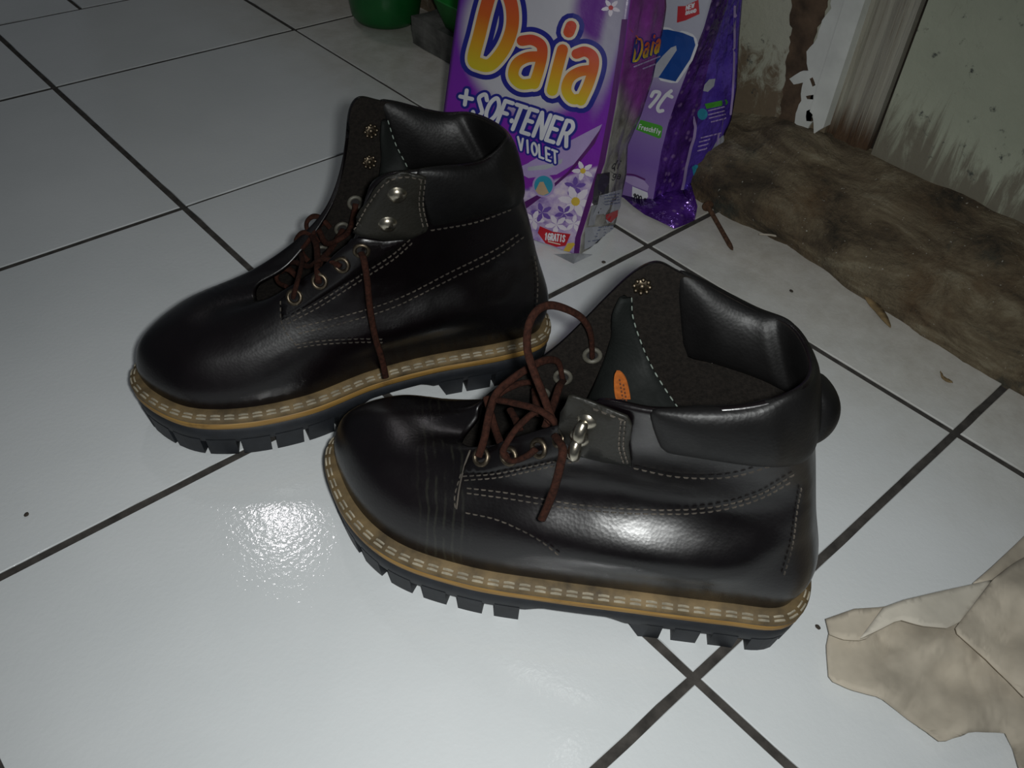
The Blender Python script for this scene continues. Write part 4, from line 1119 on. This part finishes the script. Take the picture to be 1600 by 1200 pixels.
b.poly('splash_print', q7([(1200, 420), (1290, 430), (1310, 500), (1230, 590), (1150, 640), (1080, 630), (1180, 560)]), GREYP, .0006, m2)
outer = [at_floor(u, v, z) for u, v, z in ((975, 308, .004), (990, 322, .003), (1008, 335, .003), (1030, 345, .003), (1054, 357, .002), (1072, 350, .003), (1086, 343, .004), (1089, 322, .016))]
inner = [bag2.p0 + bag2.d * u + bag2.up * v + bag2.N * dd for u, v, dd in ((.04, .003, -.001), (.03, .003, -.001), (.015, .004, -.001), (.004, .008, .003), (-.006, .014, .018), (-.010, .018, .035), (-.012, .018, .055), (-.012, .020, .064))]
fn = bag2.mats[1]
so = obj('bottom_seal', [p - b.p0 for p in outer + inner], [(i, i + 1, i + 9, i + 8) for i in range(7)], fn, b.root, True)
so.modifiers.new('t', 'SOLIDIFY').thickness = .0006

# ------------------------------------------------------------------ things on the floor
# beige rag, two layers with folds
RAG = plain('dusty_beige_cloth', (.46, .41, .33), .95, 0, .22, 22, .5, .2)
RAG_IN = plain('clean_cloth_underside', (.56, .52, .44), .95, 0, .15, 30, .4, .2)
rag = empty('rag', at_floor(1430, 1040))
thing(rag, 'crumpled dusty beige cloth rag lying on the tiles at the right', 'rag')
def cloth(name, px, zf, mat, step=12, par=rag):
    P = even(np.r_[np.array(px, float), [px[0]]], step)[:-1]; bm = bmesh.new()
    vs = [bm.verts.new((a, c, 0)) for a, c in P]; bm.faces.new(vs); bmesh.ops.triangulate(bm, faces=bm.faces[:])
    for _ in range(4): bmesh.ops.subdivide_edges(bm, edges=[e for e in bm.edges if e.calc_length() > step], cuts=1); bmesh.ops.triangulate(bm, faces=bm.faces[:])
    for v in bm.verts: v.co = at_floor(v.co.x, v.co.y, zf(v.co.x, v.co.y)) - par.location
    bmesh.ops.recalc_face_normals(bm, faces=bm.faces[:])
    o = obj_bm(name, bm, mat, par, True); m = o.modifiers.new('t', 'SOLIDIFY'); m.thickness = .0012; m.offset = 0; return o
def ripple(x, y): return .0025 * math.sin(x * .030 + y * .045) + (fbm(x * .016, y * .018, 4) - .5) * .010 + .0022 * math.sin(x * .012 - y * .06)
cloth('lower_layer', [(1296, 985), (1291, 1010), (1295, 1062), (1330, 1078), (1375, 1090), (1415, 1122), (1445, 1142), (1470, 1160), (1495, 1152), (1515, 1143), (1570, 1145), (1582, 1170), (1592, 1200), (1610, 1240), (1800, 1260), (1800, 860), (1640, 880), (1575, 905), (1500, 965), (1420, 955), (1372, 984), (1345, 1001)],
      lambda x, y: .007 + ripple(x, y) * min(1, max(.15, (x - 1290) / 90)), RAG)
cloth('folded_edge', [(1290, 968), (1310, 961), (1335, 952), (1380, 949), (1415, 938), (1372, 984), (1350, 1001), (1320, 1000), (1296, 992)],
      lambda x, y: .011 + .004 * math.sin((x - 1290) * .03), RAG)
cloth('turned_flap', [(1344, 998), (1380, 950), (1412, 938), (1470, 924), (1552, 906), (1500, 972), (1480, 982), (1440, 978), (1405, 968), (1372, 985)],
      lambda x, y: .016 + .004 * math.sin((x - 1344) * .02), RAG_IN)
cloth('upper_layer', [(1552, 906), (1585, 880), (1640, 850), (1720, 800), (1800, 800), (1800, 1100), (1600, 1090), (1540, 1030), (1490, 985)],
      lambda x, y: .016 + ripple(x, y) * .9, RAG)
cloth('lower_corner', [(1520, 912), (1545, 890), (1575, 862), (1600, 838), (1680, 780), (1760, 780), (1680, 850), (1580, 884), (1552, 908)],
      lambda x, y: .008 + .002 * math.sin(x * .05), RAG)

# rusty nail leaning on the kerb
RUST = plain('rust', (.085, .042, .022), .9, .2, .5, 300, .8)
h_, t_ = at_floor(1106, 322, .006), at_floor(1145, 391, .0025)
ax = (t_ - h_); ln = ax.length
m = frame_at(h_, ax.normalized())
V, F = lathe([(.0, -.001), (.0046, -.001), (.0048, .0006), (.0040, .0014), (.0022, .0018), (.0021, ln * .5), (.0022, ln - .008), (.0016, ln - .003), (.0003, ln)], 12, m)
nail = empty('nail', h_); thing(nail, 'long rusty nail lying on the tile beside the kerb', 'nail')
obj('nail_shank', [Vector(v) - h_ for v in V], F, RUST, nail)
V, F = lathe([(0, -.0022), (.0042, -.0020), (.0056, -.0008), (.0056, .0006), (.003, .0014)], 14, m)
obj('nail_head', [Vector(v) - h_ for v in V], F, RUST, nail)
# pale matchstick
MATCH = plain('pale_wood', (.36, .32, .26), .8)
p0_, p1_ = at_floor(1186, 366, .004), at_floor(1222, 371, .003)
mt = empty('matchstick', p0_); thing(mt, 'broken pale matchstick at the foot of the kerb', 'matchstick')
V, F = tube_mesh([Vector((0, 0, 0)), (p1_ - p0_) * .5 + Vector((0, 0, .0008)), p1_ - p0_], .0011, 4); obj('match_shaft', V, F, MATCH, mt, False)
V, F = lathe([(0, -.0018), (.0014, -.0012), (.0018, 0), (.0014, .0014), (0, .002)], 8, Matrix.Translation(p1_ - p0_)); obj('match_head', V, F, plain('grey_tip', (.30, .29, .27), .8), mt)
# crumbs of dirt and a dried leaf
CR = plain('dirt', (.05, .04, .03), .95, 0, .5, 200, .8); CRW = plain('plaster_grain', (.50, .47, .40), .9, 0, .2, 200, .5)
def crumb(name, u, v, r, mat, label, cat, seed, z=0.0, group=None, flat=.6):
    R_ = random.Random(seed); bm = bmesh.new(); bmesh.ops.create_icosphere(bm, subdivisions=2, radius=r)
    for q in bm.verts:
        k = .75 + .5 * fbm(q.co.x / r * 1.3 + seed, q.co.y / r * 1.3 + q.co.z / r, seed); q.co = Vector((q.co.x * k * 1.2, q.co.y * k * .85, q.co.z * k * flat))
    zz = min(q.co.z for q in bm.verts)
    o = obj_bm(name, bm, mat, None, True); p = at_floor(u, v, z); o.location = (p.x, p.y, z - zz); o.rotation_euler = (0, 0, R_.uniform(0, 6)); thing(o, label, cat, group); return o
crumb('dirt_crumb', 42, 805, .0016, CR, 'lone dark speck of dirt on the tile at the far left', 'dirt', 1)
crumb('dirt_crumb', 943, 411, .0017, CR, 'dark speck of dirt just behind the front boot, below the silver bag tip', 'dirt', 2)
crumb('dirt_crumb', 1236, 456, .0016, CR, 'dark speck of dirt on the tile right of the front boot collar', 'dirt', 3)
crumb('dirt_crumb', 1277, 981, .0015, CR, 'dark speck of dirt between the front boot heel and the rag', 'dirt', 4)
crumb('plaster_crumb', 1262, 391, .0034, CRW, 'bright white plaster crumb at the edge of the kerb', 'plaster crumb', 5, .002)
crumb('plaster_crumb', 1203, 362, .0020, CRW, 'small white plaster crumb beside the matchstick', 'plaster crumb', 6, .003)
crumb('plaster_crumb', 1330, 431, .0032, CRW, 'grey-white plaster crumb by the notch in the kerb', 'plaster crumb', 8, .001)
crumb('plaster_crumb', 1271, 268, .0036, CRW, 'white plaster crumb on top of the kerb below the frame', 'plaster crumb', 7, .050)
LEAF = plain('dry_leaf', (.23, .16, .075), .9, 0, .4, 120, .5)
def flat_leaf(px, label, z=.0016):
    P = spline(px, 5 * len(px), True); bm = bmesh.new(); c = at_floor(*np.mean(np.array(px), 0), 0.0)
    vs = [bm.verts.new(at_floor(a, q, z + .0012 * abs(math.sin(i))) - c) for i, (a, q) in enumerate(P)]; f = bm.faces.new(vs); bmesh.ops.triangulate(bm, faces=bm.faces[:])
    o = obj_bm('leaf_scrap', bm, LEAF, None, True); o.location = c; k = o.modifiers.new('t', 'SOLIDIFY'); k.thickness = .0006
    thing(o, label, 'leaf'); return o
flat_leaf([(1345, 452), (1362, 466), (1376, 480), (1386, 494), (1392, 512), (1380, 502), (1368, 488), (1356, 474)], 'curled dry brown leaf scrap near the kerb')
flat_leaf([(1470, 580), (1474, 588), (1484, 594), (1489, 598), (1480, 597), (1471, 590)], 'small brown leaf scrap above the right-hand tile corner')

# green tub and green scoop at the back, concrete block
GRN = plain('green_plastic', (.006, .11, .022), .38, 0, .15, 40); GRN2 = plain('bright_green_plastic', (.012, .20, .03), .32, 0, .15, 40)
tub = empty('plastic_tub', (.715, -.335, 0)); thing(tub, 'dark green plastic tub standing at the top edge beyond the bags', 'tub')
V, F = lathe([(.030, .0), (.038, .002), (.044, .010), (.047, .03), (.051, .10), (.0535, .13)], 48); obj('tub_body', V, F, GRN, tub).modifiers.new('t', 'SOLIDIFY').thickness = .002
V, F = lathe([(.0535, .126), (.058, .127), (.059, .131), (.057, .134), (.0535, .134), (.0520, .131)], 48); obj('tub_rim', V, F, GRN, tub)
CONC = plain('grey_concrete', (.10, .098, .090), .95, 0, .55, 35, .9)
bm = bmesh.new(); bmesh.ops.create_cube(bm, size=1)
bmesh.ops.subdivide_edges(bm, edges=bm.edges[:], cuts=7, use_grid_fill=True)
for v in bm.verts:
    p = v.co; k = Vector((p.x * .075, p.y * .20, p.z * .034)); e = .0045
    k += Vector(((fbm(k.y * 60, k.z * 60, 1) - .5) * e, (fbm(k.x * 60, k.z * 60, 2) - .5) * e, (fbm(k.x * 60, k.y * 60, 3) - .5) * e * (1 if p.z > 0 else .2))); v.co = k
block = obj_bm('concrete_block', bm, CONC, None, False); block.location = (.735, -.515, .0175); thing(block, 'low rough grey concrete block on the floor left of the violet bag', 'block')
# green scoop lying tilted on the block, one corner of its bowl in view
scoop = empty('plastic_scoop', (.735, -.515, .036)); thing(scoop, 'bright green plastic scoop lying on the concrete block', 'scoop')
bm = bmesh.new(); ring0 = []; ring1 = []
ol = [(-.03, -.052), (.03, -.052), (.042, -.02), (.042, .045), (.03, .06), (-.03, .06), (-.042, .045), (-.042, -.02)]
ol = spline(ol, 40, True)
lo = [bm.verts.new((x * .72, y * .78, .0)) for x, y in ol]; hi = [bm.verts.new((x, y, .034)) for x, y in ol]; rm = [bm.verts.new((x * 1.08, y * 1.07, .036)) for x, y in ol]
for A_, B_ in ((lo, hi), (hi, rm)):
    for i in range(40): bm.faces.new((A_[i], A_[(i + 1) % 40], B_[(i + 1) % 40], B_[i]))
bm.faces.new(lo[::-1])
o = obj_bm('scoop_bowl', bm, GRN2, scoop, True); o.modifiers.new('t', 'SOLIDIFY').thickness = .0018
V, F = tube_mesh([(0, .06, .032), (0, .09, .034), (0, .13, .034), (0, .15, .030)], .008, 10, None, .5); obj('scoop_handle', V, F, GRN2, scoop)
